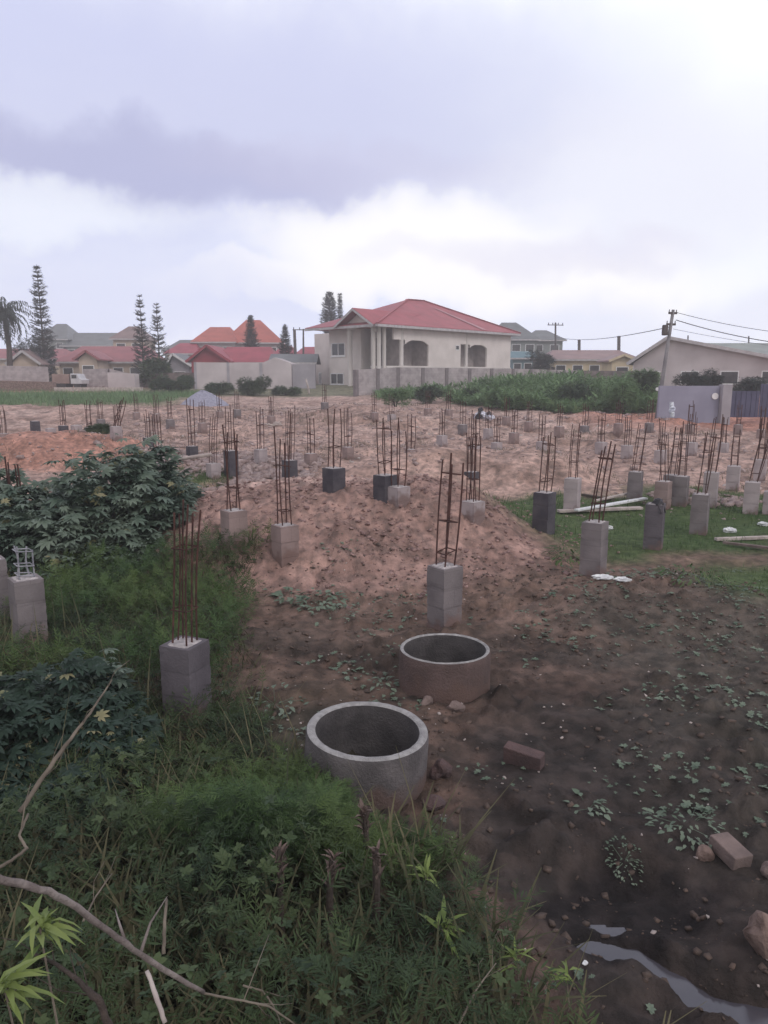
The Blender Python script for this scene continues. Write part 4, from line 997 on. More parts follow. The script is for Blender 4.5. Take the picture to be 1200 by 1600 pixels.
    part(rc, 'pale_roof_strip', M['roof_strip'], root); rc = MB()
    rc.add([ff(.10, .97), ff(.14, .99), ff(.06, .72), ff(.0, .72)], [(0, 1, 2, 3)])
    part(rc, 'pale_roof_strip', M['roof_strip'], root)
    # fascia
    fa = MB(); D = Vector((0, 0, -.30))
    for a, b in ((A0, A1), (A3, A0), (A1, A2)):
        dd = (b - a).normalized(); out = Vector((dd.y, -dd.x, 0)) * .03
        fa.add([a + out + Vector((0, 0, -.06)), b + out + Vector((0, 0, -.06)), b + out + D, a + out + D], [(0, 3, 2, 1)])
    fa.beam(p0 + Vector((0, 0, -.16)), pk0 + Vector((0, 0, -.16)), .06, .2); fa.beam(pk0 + Vector((0, 0, -.16)), p1 + Vector((0, 0, -.16)), .06, .2)
    part(fa, 'fascia', M['fascia'], root)
    # windows on the left face
    def windowW(pxa, pxb, pya, pyb, u=1.2):
        w0_, w1_ = tW(pxb, u), tW(pxa, u); dd = C.y + s * u + s * (w0_ + w1_) / 2
        za, zb = zz(pyb, dd), zz(pya, dd); fr = MB(); b = .09
        for (x0, x1, y0, y1) in ((w0_, w1_, zb - b, zb), (w0_, w1_, za, za + b), (w0_, w0_ + b, za + b, zb - b), (w1_ - b, w1_, za + b, zb - b), ((w0_ + w1_) / 2 - b / 2, (w0_ + w1_) / 2 + b / 2, za + b, zb - b)):
            bx(fr, u - .07, u + .02, x0, x1, y0, y1)
        bx(fr, u - .12, u - .01, w0_ - .1, w1_ + .1, za - .12, za - .002)
        f_ = part(fr, 'window', M['frame'], root)
        gl = MB(); bx(gl, u - .03, u - .004, w0_ + b, w1_ - b, za + b, zb - b); part(gl, 'pane', M['glass'], f_)
    windowW(520.5, 541, 537, 557); windowW(518.5, 538.5, 583, 600.5)
    windowW(500, 504, 582, 600, 4.6)
    def windowU(pxa, pxb, pya, pyb, w=0, frame=True):
        u0_, u1_ = tU(pxa), tU(pxb)
        if w: sh = w * .0; 
        dd = C.y + s * (u0_ + u1_) / 2; za, zb = zz(pyb, dd), zz(pya, dd); b = .08; fr = MB()
        bx(fr, u0_ - b, u1_ + b, w - .05, w + .01, za - b, zb + b); f_ = part(fr, 'window', M['frame'], root)
        gl = MB(); bx(gl, u0_, u1_, w - .07, w - .048, za, zb); part(gl, 'pane', M['glass'], f_)
    windowU(709.5, 713.5, 541.5, 547)
    dark0 = MB(); bx(dark0, o1a - 2.15, o1a - 1.0, 2.36, 2.41, z1, z1 + 2.7); part(dark0, 'doorway', M['dark_open'], root)
    # openings inside the verandas: dark doors
    def dark(u0_, u1_, w, za, zb, nm='doorway'):
        q = MB(); bx(q, u0_, u1_, w - .03, w + .01, za, zb); part(q, nm, M['dark_open'], root)
    dark(o1a + .3 - 1.4, o1a + .9 - 1.1, 2.4, z1, z1 + 2.1); dark(o1a + 1.3, o1a + 2.2, 2.4, z1 + .9, z1 + 2.1, 'window_opening')
    dark(o2a - .4, o2a + .4, 1.9, z1, z1 + 2.1)
build_house()

# ------------------------------------------------------------------ other houses, far off
def house(label, name, px1, px2, y_eave, y_ridge, d, wall, roofm, depth=8.0, ang=0.0, kind='hip', storeys=1, wins=2, y_base=None,
          ridge=.5, over=.5, trim='fascia', peak=.5, cat='house', group=None, wy=None, gable_front=False):
    """a house whose front runs between photograph columns px1..px2 at distance d"""
    a = pix(px1, 590, d); b = pix(px2, 590, d); w = b.x - a.x; cx = (a.x + b.x) / 2
    zE = pix(600, y_eave, d).z; zR = pix(600, y_ridge, d + (0 if gable_front else depth / 2)).z
    zg = h(cx, d) - .3
    root = empty(name, (cx, d, zg), label, cat, group)
    rm = Matrix.Rotation(ang, 3, 'Z')
    def P(x, y, z): v = rm @ Vector((x, y, 0)); return Vector((cx + v.x, d + v.y, z))
    hw = w / 2; T = .2
    def bx(mb, x0, x1, y0, y1, z0, z1):
        vs = [P(x, y, z) for z in (z0, z1) for x, y in ((x0, y0), (x1, y0), (x1, y1), (x0, y1))]
        return mb.add(vs, [(0, 3, 2, 1), (4, 5, 6, 7), (0, 1, 5, 4), (1, 2, 6, 5), (2, 3, 7, 6), (3, 0, 4, 7)])
    wl = MB(); bx(wl, -hw + over, hw - over, 0, depth, zg, zE)
    rf = MB(); th = Vector((0, 0, -.16)); o_ = over
    if kind == 'hip':
        rl = hw * ridge
        V = [P(-hw, -o_, zE), P(hw, -o_, zE), P(hw, depth + o_, zE), P(-hw, depth + o_, zE), P((peak - .5) * w - rl, depth / 2, zR), P((peak - .5) * w + rl, depth / 2, zR)]
        rf.add(V + [v + th for v in V[:4]], [(0, 1, 5, 4), (1, 2, 5), (2, 3, 4, 5), (3, 0, 4), (0, 6, 7, 1), (1, 7, 8, 2), (2, 8, 9, 3), (3, 9, 6, 0), (6, 9, 8, 7)])
    elif kind == 'gable':      # ridge across the picture
        V = [P(-hw, -o_, zE), P(hw, -o_, zE), P(hw, depth / 2, zR), P(-hw, depth / 2, zR), P(hw, depth + o_, zE), P(-hw, depth + o_, zE)]
        rf.add(V + [v + th for v in V], [(0, 1, 2, 3), (3, 2, 4, 5), (6, 9, 8, 7), (9, 11, 10, 8), (0, 6, 7, 1), (1, 7, 8, 2), (2, 8, 10, 4), (3, 9, 6, 0), (5, 11, 9, 3), (4, 10, 11, 5)])
        for sx in (-1, 1):
            x = sx * (hw - over - .001); wl.add([P(x, 0, zE - .01), P(x, depth, zE - .01), P(x, depth / 2, zR - .14)], [(0, 1, 2)])
    else:                      # gable end faces the camera
        xp = (peak - .5) * w
        V = [P(-hw, -o_, zE), P(xp, -o_, zR), P(hw, -o_, zE), P(-hw, depth + o_, zE), P(xp, depth + o_, zR), P(hw, depth + o_, zE)]
        rf.add(V + [v + th for v in V], [(0, 1, 4, 3), (1, 2, 5, 4), (6, 9, 10, 7), (7, 10, 11, 8), (0, 6, 7, 1), (1, 7, 8, 2), (3, 4, 10, 9), (4, 5, 11, 10), (0, 3, 9, 6), (2, 8, 11, 5)])
        wl.add([P(-hw + over, 0, zE - .01), P(hw - over, 0, zE - .01), P(xp, 0, zR - .16)], [(0, 1, 2)])
        bg = MB()
        for q in (0, 2): bg.beam(V[q] + Vector((0, -.04, -.1)), V[1] + Vector((0, -.04, -.1)), .05, .26)
        part(bg, 'barge_board', M[trim], root)
    part(wl, 'wall', M[wall], root)
    part(rf, 'roof', M[roofm], root)
    if kind != 'gablefront':
        fa = MB(); fa.beam(P(-hw, -o_ - .03, zE - .12), P(hw, -o_ - .03, zE - .12), .05, .2); part(fa, 'fascia', M[trim], root)
    for st in range(storeys):
        zt = zE - .7 - st * 3.0
        for k in range(wins):
            x = -hw + over + (k + .5) / wins * (w - 2 * over); f = MB(); ww, hh = min(.7, w / wins * .28), .55
            for (x0, x1, y0, y1) in ((x - ww, x + ww, zt - .08, zt), (x - ww, x + ww, zt - 2 * hh, zt - 2 * hh + .08), (x - ww, x - ww + .08, zt - 2 * hh + .08, zt - .08), (x + ww - .08, x + ww, zt - 2 * hh + .08, zt - .08)):
                bx(f, x0, x1, -.06, .0, y0, y1)
            f_ = part(f, 'window', M['frame'], root)
            g_ = MB(); bx(g_, x - ww + .08, x + ww - .08, -.04, -.004, zt - 2 * hh + .08, zt - .08); part(g_, 'pane', M['glass'], f_)
    return root
HG = 'houses of the neighbourhood beyond the site'
house('long cream bungalow with a wide maroon roof behind the parked lorry', 'bungalow', 88, 231, 565, 541, 92, 'wall_cream', 'roof_maroon', 10, 0, 'hip', 1, 5, ridge=.75, group=HG)
house('small porch with a maroon gable in front of the long bungalow', 'porch', 118, 160, 561, 548, 88, 'wall_cream', 'roof_maroon', 4, 0, 'gablefront', 1, 1, group=HG, trim='roof_maroon')
house('two storey cream house with a brown hipped roof left of the twin pines', 'house', 176, 232, 529, 510, 118, 'wall_cream', 'roof_brown', 9, .1, 'hip', 2, 2, ridge=.3, group=HG)
house('long low house with a grey roof on the skyline behind the maroon bungalow', 'house', 98, 182, 540, 520, 150, 'wall_olive', 'roof_grey', 10, 0, 'hip', 1, 3, ridge=.8, group=HG)
house('grey roofed house on the skyline beside the tall lone pine', 'house', 60, 112, 530, 506, 150, 'wall_olive', 'roof_grey', 10, 0, 'hip', 1, 2, ridge=.3, group=HG)
house('cream house with a brown gable at the far left below the palm', 'house', 14, 66, 568, 549, 84, 'wall_cream', 'roof_brown', 7, .15, 'gablefront', 1, 2, group=HG)
house('house with a dull maroon roof left edge behind the palm', 'house', -60, 100, 560, 545, 104, 'wall_cream', 'roof_maroon', 9, 0, 'hip', 1, 3, ridge=.8, group=HG)
house('large house with an orange red hipped roof, higher right part', 'house', 350, 445, 535, 500, 112, 'wall_lilac', 'roof_orange', 12, .1, 'hip', 1, 3, ridge=.24, group=HG, peak=.46)
house('left lower wing with an orange red roof beside the large orange roof', 'house', 301, 372, 534, 511, 110, 'wall_lilac', 'roof_orange', 9, 0, 'hip', 1, 3, ridge=.45, group=HG)
house('crimson roofed long house behind the lilac boundary wall', 'house', 330, 432, 566, 542, 84, 'wall_red', 'roof_crimson', 8, 0, 'hip', 1, 3, ridge=.7, group=HG)
house('red walled gable end at the left of the crimson roofed house', 'house', 293, 362, 564, 541, 82, 'wall_red', 'roof_crimson', 8, 0, 'gablefront', 1, 1, group=HG, trim='roof_crimson', peak=.48)
house('low shed with a grey roof between the boundary wall and the unfinished house', 'shed', 420, 496, 566, 553, 79, 'wall_grey', 'roof_grey', 4, 0, 'gable', 1, 4, cat='shed', group=HG)
house('small house with a red roof behind the grey shed', 'house', 428, 462, 553, 541, 103, 'wall_grey', 'roof_crimson', 6, 0, 'hip', 1, 2, group=HG)
house('small house with a red roof partly behind the unfinished house', 'house', 462, 500, 553, 542, 104, 'wall_grey', 'roof_crimson', 6, 0, 'hip', 1, 2, group=HG)
house('house with a crimson roof right of the twin pines', 'house', 258, 312, 552, 536, 106, 'wall_cream', 'roof_crimson', 8, 0, 'hip', 1, 2, ridge=.5, group=HG)
house('small grey house with a white edged gable right of the twin pines', 'house', 260, 302, 571, 553, 90, 'wall_grey', 'roof_grey', 6, 0, 'gablefront', 1, 1, group=HG, trim='frame', peak=.3)
house('grey roofed house behind the crimson roof at the left', 'house', 255, 320, 548, 531, 130, 'wall_olive', 'roof_grey', 8, 0, 'hip', 1, 2, ridge=.4, group=HG)
house('two storey grey green house with a dark roof right of the unfinished house', 'house', 768, 842, 530, 504, 112, 'wall_olive', 'roof_grey', 10, 0, 'hip', 2, 3, ridge=.32, group=HG, peak=.45)
house('right wing of dark roofs beside the two storey grey green house', 'house', 822, 882, 531, 516, 116, 'wall_olive', 'roof_grey', 9, 0, 'hip', 2, 2, ridge=.3, group=HG)
house('teal lean to in front of the two storey grey green house', 'shed', 794, 838, 559, 549, 104, 'wall_teal', 'wall_teal', 5, 0, 'gable', 1, 2, cat='shed', group=HG)
house('yellow bungalow with a dusky rose roof beyond the perimeter wall', 'bungalow', 856, 1000, 561, 547, 92, 'wall_yellow', 'roof_rose', 9, 0, 'hip', 1, 5, ridge=.75, group=HG)
house('porch with a yellow gable at the right end of the yellow bungalow', 'porch', 948, 995, 563, 554, 85, 'wall_yellow', 'roof_rose', 4, 0, 'gablefront', 1, 1, group=HG, trim='wall_yellow')
house('broad grey house with a low white edged gable at the right', 'house', 984, 1232, 566, 531, 62, 'wall_lilac', 'roof_greygreen', 14, -.47, 'gablefront', 1, 4, group=HG, peak=.24)
house('long grey green roof rising behind the broad grey gable at the right edge', 'house', 1060, 1300, 556, 536, 80, 'wall_grey', 'roof_greygreen', 9, 0, 'gable', 1, 4, group=HG)

# ------------------------------------------------------------------ walls, gate
def wall_run(name, label, pts, z_tops, thick, m, post_m=None, step=3.0, post_w=.26, post_up=.0, cat='wall'):
    """pts: ground points (x,y); z_tops: absolute top heights"""
    p0 = Vector((pts[0][0], pts[0][1], h(*pts[0])))
    root = empty(name, p0, label, cat)
    w = MB(); acc = 0
    for i in range(len(pts) - 1):
        a = Vector((*pts[i], 0)); b = Vector((*pts[i + 1], 0)); n = max(1, round((b - a).length / step)); dd = (b - a).normalized(); nr = Vector((-dd.y, dd.x, 0)) * thick / 2
        for k in range(n):
            q0 = a.lerp(b, k / n); q1 = a.lerp(b, (k + 1) / n); t0 = z_tops[i] + (z_tops[i + 1] - z_tops[i]) * k / n; t1 = z_tops[i] + (z_tops[i + 1] - z_tops[i]) * (k + 1) / n
            vs = []
            for q, t in ((q0, t0), (q1, t1)):
                zb = h(q.x, q.y) - .4
                for sg in (-1, 1):
                    vs += [q + nr * sg + Vector((0, 0, zb)), q + nr * sg + Vector((0, 0, t))]
            w.add(vs, [(0, 4, 5, 1), (2, 3, 7, 6), (1, 5, 7, 3), (0, 1, 3, 2), (4, 6, 7, 5)])
    part(w, 'wall_panel', m, root)
    if post_m:
        for i in range(len(pts) - 1):
            a = Vector((*pts[i], 0)); b = Vector((*pts[i + 1], 0)); n = max(1, round((b - a).length / step)); ang = math.atan2(b.y - a.y, b.x - a.x)
            for k in range(n + (1 if i == len(pts) - 2 else 0)):
                q = a.lerp(b, k / n); t = z_tops[i] + (z_tops[i + 1] - z_tops[i]) * k / n + post_up; zb = h(q.x, q.y) - .4
                part(MB().box((q.x, q.y, (zb + t) / 2), (post_w, thick + .12, t - zb), ang), 'post', post_m, root)
    return root
M['post'] = mat('post_concrete', (.20, .175, .185), (.155, .135, .145), .9, 3)
def XY(px, d): p = pix(px, 590, d); return (p.x, p.y)
wall_run('perimeter_wall', 'long grey block wall with darker posts in front of the unfinished house',
         [XY(556, 57.5), XY(621, 60.0), XY(800, 66), XY(905, 71)], [pix(600, 578, 57.5).z, pix(600, 574, 60).z, pix(600, 576, 66).z, pix(600, 579, 71).z], .2, M['fence_block'], M['post'], 2.3, .3)
wall_run('perimeter_wall', 'brownish block wall continuing right behind the reeds', [XY(906, 71.2), XY(1010, 72), XY(1260, 58)],
         [pix(600, 579, 71).z, pix(600, 580, 72).z, pix(600, 578, 58).z], .2, M['fence_brown'], M['post'], 3.4, .3)
wall_run('boundary_wall', 'pale lilac rendered wall before the crimson roofed house', [XY(306, 69), XY(408, 69.5)],
         [pix(600, 566, 69).z, pix(600, 567, 69.5).z], .2, M['wall_lilac'], M['wall_grey'], 2.6, .22)
def gable_wall():
    a = XY(408, 69.6); b = XY(456, 69.9); c = XY(494, 70.2)
    root = empty('outbuilding', (a[0], a[1], h(*a)), 'pale outbuilding with a low gable end beside the lilac wall', 'outbuilding')
    mb = MB(); zb = h(*a) - .4; y0 = a[1] + .02; z = lambda py: pix(600, py, 69.8).z
    prof = [(a[0] + .12, zb), (b[0], zb), (b[0], z(568)), (pix(430, 560, 69.7).x, z(558.5)), (a[0] + .12, z(567))]
    n = len(prof); vs = [(x, y0, zz) for x, zz in prof] + [(x, y0 + 5, zz) for x, zz in prof]
    mb.add(vs, [tuple(range(n)), tuple(reversed(range(n, 2 * n)))] + [(i, i + n, (i + 1) % n + n, (i + 1) % n) for i in range(n)])
    part(mb, 'wall', M['wall_lilac'], root)
    mb = MB(); mb.box(((b[0] + c[0]) / 2, y0 + .5, (zb + z(569)) / 2), (c[0] - b[0] - .1, .2, z(569) - zb)); part(mb, 'side_wall', M['wall_grey'], root)
gable_wall()
wall_run('boundary_wall', 'dull green hedge topped wall between the twin pines and the lilac wall', [XY(228, 72), XY(304, 70)],
         [pix(600, 583, 72).z, pix(600, 582, 70).z], .2, M['fence_brown'], None, 3)
wall_run('boundary_wall', 'grey unfinished block wall at the far left edge', [XY(-60, 68), XY(76, 72)], [pix(600, 570, 68).z, pix(600, 573, 72).z], .2, M['fence_block'], None, 3)
wall_run('block_stack', 'long stack of grey blocks right of the lorry', [XY(134, 72), XY(172, 72), XY(228, 73)], [pix(600, 577, 72).z, pix(600, 576, 72).z, pix(600, 590, 73).z], 1.2, M['fence_block'], None, 4, cat='block stack')
wall_run('block_stack', 'low stack of white blocks in front of the long grey stack', [XY(172, 69), XY(214, 69)], [pix(600, 582, 69).z, pix(600, 584, 69).z], 1.2, M['wall_lilac'], None, 4, cat='block stack')
wall_run('low_wall', 'low pale kerb wall along the green strip at the left', [XY(84, 65), XY(222, 65)], [h(-25, 65) + .35, h(-20, 65) + .35], .3, M['plank'], None, 4, cat='low wall')
wall_run('low_wall', 'low reddish earth bank wall at the far left', [XY(-40, 66), XY(84, 66)], [h(-35, 66) + .95, h(-28, 66) + .75], .8, M['stone_pink'], None, 3, cat='low wall')
# blue grey wall, its pier and the gate
def blue_wall():
    d = 38.5; a = ground_at(1024, 655); d = a.y
    zt = pix(600, 603, d).z
    x0 = pix(1030, 620, d).x; x1 = pix(1124, 620, d).x; x2 = pix(1143, 620, d - .3).x; x3 = pix(1290, 620, d).x
    zb = h(x0, d) - .3
    root = empty('compound_wall', (x0, d, zb + .3), 'blue grey painted compound wall with a pale pier beside the dark blue gate', 'wall')
    part(MB().box(((x0 + x1) / 2, d + .1, (zb + zt) / 2), (x1 - x0, .2, zt - zb)), 'wall_panel', M['wall_blue'], root, bevel=.01)
    part(MB().box(((x1 + x2) / 2 + .02, d - .05, (zb + zt) / 2 + .02), (x2 - x1, .5, zt - zb + .1)), 'pier', M['wall_grey'], root, bevel=.01)
    part(MB().lathe([(.001, 0), (.16, 0), (.16, .05), (.001, .05)], 16, pix(1117, 619, d - .02), Matrix.Rotation(R(90), 3, 'X')), 'lamp', M['frame'], root)
    groot = empty('metal_gate', (x2 + .1, d + .1, zb + .3), 'dark blue metal gate of vertical sheet panels at the right edge', 'gate')
    zt2 = pix(600, 611, d).z; n = 3; L_ = x3 - x2 - .1
    for k in range(n):
        xa = x2 + .05 + L_ * k / n; xb = x2 + .05 + L_ * (k + 1) / n - .04
        zt3 = zt2 if k == 0 else pix(600, 600, d).z
        part(MB().box(((xa + xb) / 2, d + .12, (zb + .35 + zt3) / 2), (xb - xa, .05, zt3 - zb - .35)), 'gate_leaf', M['gate_blue'], groot)
        fr = MB()
        for q in range(6):
            x = xa + (xb - xa) * (q + .5) / 6; fr.box((x, d + .08, (zb + .35 + zt3) / 2), (.05, .03, zt3 - zb - .4))
        part(fr, 'ribs', M['gate_blue'], groot)
blue_wall()

# gravel heap
def gravel():
    g = ground_at(308, 636); n = 40; m = 20; vs = []
    rx = (352 - 268) / 2 / F * g.y * 1.15; H_ = pix(308, 611, g.y).z - g.z
    x0, y0 = g.x, g.y + 1.5; zb = g.z - .25
    r = random.Random(3)
    for i in range(m + 1):
        t = i / m
        for k in range(n):
            w = 2 * math.pi * k / n; q = 1 + .06 * math.sin(3 * w + 1) + .03 * math.sin(7 * w)
            zz = (H_ + .25) * (1 - t ** 1.35) * (1 + .04 * math.sin(5 * w)) + r.uniform(-.02, .02)
            vs.append((rx * t * q * math.cos(w), rx * .8 * t * q * math.sin(w), zz))
    mb = MB().add(vs, [(i * n + k, (i + 1) * n + k, (i + 1) * n + (k + 1) % n, i * n + (k + 1) % n) for i in range(m) for k in range(n)])
    o = mb.build('gravel_heap', M['gravel'], None, (0, 0, 0), smooth=True); o.location = (x0, y0, zb)
    tag(o, 'heap of blue grey gravel on the far side of the site', 'gravel heap')
gravel()

# lorry
def lorry():
    d = 69.0; x0 = pix(86, 590, d).x; x1 = pix(136, 590, d).x; gz = h((x0 + x1) / 2, d); L_ = x1 - x0
    root = empty('lorry', ((x0 + x1) / 2, d, gz), 'small lorry with a tan box and white cab parked before the maroon bungalow', 'lorry')
    k = L_ / 4.0; q = lambda a: x0 + a * k
    part(MB().box((q(1.15), d, gz + 1.25 * k), (2.1 * k, 1.7, 1.15 * k)), 'cargo_box', M['truck_tan'], root, bevel=.03)
    part(MB().box((q(1.9), d, gz + .62 * k), (3.6 * k, .9, .14)), 'chassis', M['tyre'], root)
    cb = MB(); prof = [(2.4, .65), (3.75, .65), (3.8, 1.15), (3.45, 1.3), (3.2, 1.85), (2.4, 1.9)]
    vs = [(q(a), d + s_ * .85, gz + z * k) for s_ in (-1, 1) for a, z in prof]; n = len(prof)
    cb.add(vs, [tuple(reversed(range(n)))[::-1], tuple(range(n, 2 * n))[::-1]] + [(i, i + n, (i + 1) % n + n, (i + 1) % n) for i in range(n)])
    part(cb, 'cab', M['truck_white'], root, bevel=.02)
    wn = MB(); wn.box((q(2.85), d - .86, gz + 1.52 * k), (.6 * k, .03, .42 * k)); part(wn, 'side_window', M['glass'], root)
    for a in (.6, 1.35, 3.1):
        for sy in (-.72, .72):
            w_ = MB().lathe([(.001, -.12), (.36 * k, -.12), (.42 * k, -.06), (.42 * k, .06), (.36 * k, .12), (.001, .12)], 20, (q(a), d + sy, gz + .42 * k), Matrix.Rotation(R(90), 3, 'X'))
            wh = part(w_, 'wheel', M['tyre'], root, smooth=False)
lorry()

# ------------------------------------------------------------------ poles and cables
def pole(name, label, foot, top, r0, r1, m, arms=(), extras=None):
    foot = Vector(foot); top = Vector(top)
    root = empty(name, foot, label, 'utility pole', 'utility poles')
    part(MB().tube([foot + Vector((0, 0, -.3)), foot.lerp(top, .5), top], [r0, (r0 + r1) / 2, r1], 8), 'shaft', m, root, smooth=True)
    for (t, L_, ang) in arms:
        c = foot.lerp(top, t); dv = Vector((math.cos(ang), math.sin(ang), 0)) * L_ / 2
        arm = part(MB().beam(c - dv, c + dv, .1, .1), 'crossarm', M['pole_dark'], root)
        ins = MB()
        for q in ((-.9, -.35, .35, .9) if L_ > 1 else (-.95, .95)):
            p_ = c + dv * q; ins.lathe([(a_ * (1 if L_ > 1 else .45), b_ * (1 if L_ > 1 else .6)) for a_, b_ in ((.03, .05), (.07, .1), (.04, .18), (.07, .22), (.02, .3))], 8, p_)
        part(ins, 'insulators', M['pole_dark'], arm)
    return root
g0 = ground_at(1022, 652); d6 = g0.y - .3
ptop = pix(1052, 484, d6)
r6 = pole('utility_pole', 'leaning concrete pole with a transformer in front of the broad grey gable', (g0.x, d6, h(g0.x, d6)), ptop, .11, .075, M['pole'],
          arms=((.97, .45, .3), (.87, .5, .3)))
tb = pix(1039, 516, d6)
part(MB().lathe([(.001, -.25), (.13, -.25), (.15, -.2), (.15, .2), (.12, .26), (.001, .27)], 14, tb), 'transformer', M['pole_dark'], r6)
part(MB().lathe([(.001, 0), (.09, 0), (.09, .05), (.001, .05)], 12, pix(1027, 608, d6 - .2), Matrix.Rotation(R(90), 3, 'X')), 'marker_disc', M['frame'], r6)
def P2(px, py, d): return pix(px, py, d)
pole('utility_pole', 'dark wooden pole with one crossarm left of the unfinished house', (P2(474, 590, 92).x, 92, h(-10, 92)), P2(474, 514, 92), .14, .10, M['pole_dark'], ((.985, 2.6, .1),))
pole('utility_pole', 'slanting dark stub pole just left of the crossarm pole', (P2(463, 590, 96).x, 96, h(-10, 96)), P2(460, 515, 96), .22, .18, M['pole_dark'])
pole('utility_pole', 'dark pole with a crossarm rising over the grey green house', (P2(868, 590, 100).x, 100, h(20, 100)), P2(868, 504, 100), .16, .12, M['pole_dark'], ((.96, 2.2, .2),))
pole('utility_pole', 'short dark post above the dusky rose roof, left one', (P2(905, 590, 97).x, 97, h(20, 97)), P2(905, 531, 97), .2, .2, M['pole_dark'])
pole('utility_pole', 'short dark post above the dusky rose roof, right one', (P2(967, 590, 97).x, 97, h(20, 97)), P2(967, 525, 97), .22, .22, M['pole_dark'])
pole('utility_pole', 'thin post above the broad grey roof near its peak', (P2(1075, 590, 88).x, 88, h(20, 88)), P2(1075, 524, 88), .1, .08, M['pole_dark'])
pole('utility_pole', 'thin post above the grey green roof near the right edge', (P2(1170, 590, 88).x, 88, h(20, 88)), P2(1170, 525, 88), .1, .08, M['pole_dark'])
pole('utility_pole', 'small slanting white stake in the green patch before the outbuilding', (P2(484, 618, 62).x, 62, h(-6, 62)), P2(478, 592, 62), .1, .08, M['plank'])
def cable(label, a, b, sag, r=.03):
    a = Vector(a); b = Vector(b); pts = []
    for k in range(15):
        t = k / 14; p_ = a.lerp(b, t); p_.z -= sag * 4 * t * (1 - t); pts.append(p_)
    mid = (a + b) / 2
    o = MB().tube([q - mid for q in pts], r, 5).build('overhead_cable', M['wire'], None, (0, 0, 0)); o.location = mid
    tag(o, label, 'cable', 'overhead cables')
cable('upper overhead cable running right from the top of the leaning pole', pix(1056, 488, d6), pix(1330, 528, d6 - 2), .25, .014)
cable('middle overhead cable running right from the leaning pole', pix(1056, 500, d6), pix(1330, 545, d6 - 2), .30, .022)
cable('lower thin overhead cable from the leaning pole above the grey roof', pix(1052, 514, d6), pix(1330, 552, d6 - 2), .15, .01)
cable('long slack overhead cable between the far pole and the leaning pole', pix(868, 526, 99.5), pix(1046, 511, d6), .5, .022)

# ------------------------------------------------------------------ trees on the skyline
def norfolk(label, px, ytop, ybase, d, wpx, dens=1.0, seed=1, bare=.1, m='tree_far', shape=.8):
    foot = pix(px, ybase, d); z0 = h(foot.x, d); top = pix(px, ytop, d); Ht = top.z - z0; W_ = wpx / 2 / F * d
    root = empty('pine_tree', (foot.x, d, z0), label, 'pine tree', 'pine trees on the skyline')
    tr = MB().tube([(foot.x, d, z0 - .3), (foot.x + .05, d, z0 + Ht * .5), (foot.x, d, z0 + Ht)], [.025 * Ht * .6, .012 * Ht * .6, .02], 7)
    r = np.random.default_rng(seed); pos = []; yaw = []; pit = []; scl = []
    tiers = int(Ht / .40 * dens) + 6; br = tr
    for i in range(tiers):
        t = bare + (1 - bare) * min(.99, max(0, (i + r.uniform(-.6, .6)) / tiers)); z = z0 + Ht * t
        reach = W_ * (1 - ((t - bare) / (1 - bare)) ** 1.3) ** shape * r.uniform(.75, 1.15) + .12
        nb = 5 + int(r.integers(0, 3)); a0 = r.uniform(0, 6.28)
        for k in range(nb):
            a = a0 + 6.283 * k / nb + r.uniform(-.25, .25); rc = reach * r.uniform(.7, 1.1)
            if r.random() < .12: continue
            e = Vector((foot.x + rc * math.cos(a), d + rc * math.sin(a), z + rc * .35))
            br.tube([(foot.x, d, z), ((foot.x + e.x) / 2, (d + e.y) / 2, z + rc * .08), e], [.05, .04, .02], 4)
            for q in range(int(6 + rc * 9)):
                s_ = r.uniform(.25, 1.0)
                pos.append((foot.x + (e.x - foot.x) * s_, d + (e.y - d) * s_, z + rc * .35 * s_ * s_ + r.uniform(-.03, .1)))
                yaw.append(a - 1.57 + r.uniform(-1.2, 1.2)); pit.append(r.uniform(-.3, .9)); scl.append(r.uniform(.26, .58) * (.6 + .4 * (1 - t)) * max(.8, Ht / 12))
    part(br, 'trunk', M['bark_dark'], root)
    V, Fq = scatter(frond_t(4, seed, .42, .45), np.array(pos), np.array(yaw), np.array(pit), r.uniform(-.5, .5, len(pos)), np.array(scl))
    raw_mesh('crown', V, Fq, M[m], parent=root)
norfolk('tallest slender pine, standing alone at the left behind the walls', 70, 413, 575, 88, 40, 1.1, 1, .02)
norfolk('left one of the twin pines above the maroon bungalow', 224, 461, 572, 86, 34, 1.1, 2, .02)
norfolk('right one of the twin pines, slightly shorter', 249, 473, 572, 85, 34, 1.1, 3, .02)
norfolk('dense small pine in front of the large orange red roof', 393, 493, 548, 98, 40, 3.0, 4, .02)
norfolk('short pine at the right end of the orange red roof', 446, 508, 545, 98, 32, 3.0, 5, .02)
norfolk('bushy topped pine with a bare stem left of the wine red roof', 516, 457, 560, 120, 28, 1.2, 6, .55, shape=.5)
norfolk('thin sparse pine beside the bushy topped one', 532, 459, 560, 124, 6, .9, 7, .5, shape=.4)

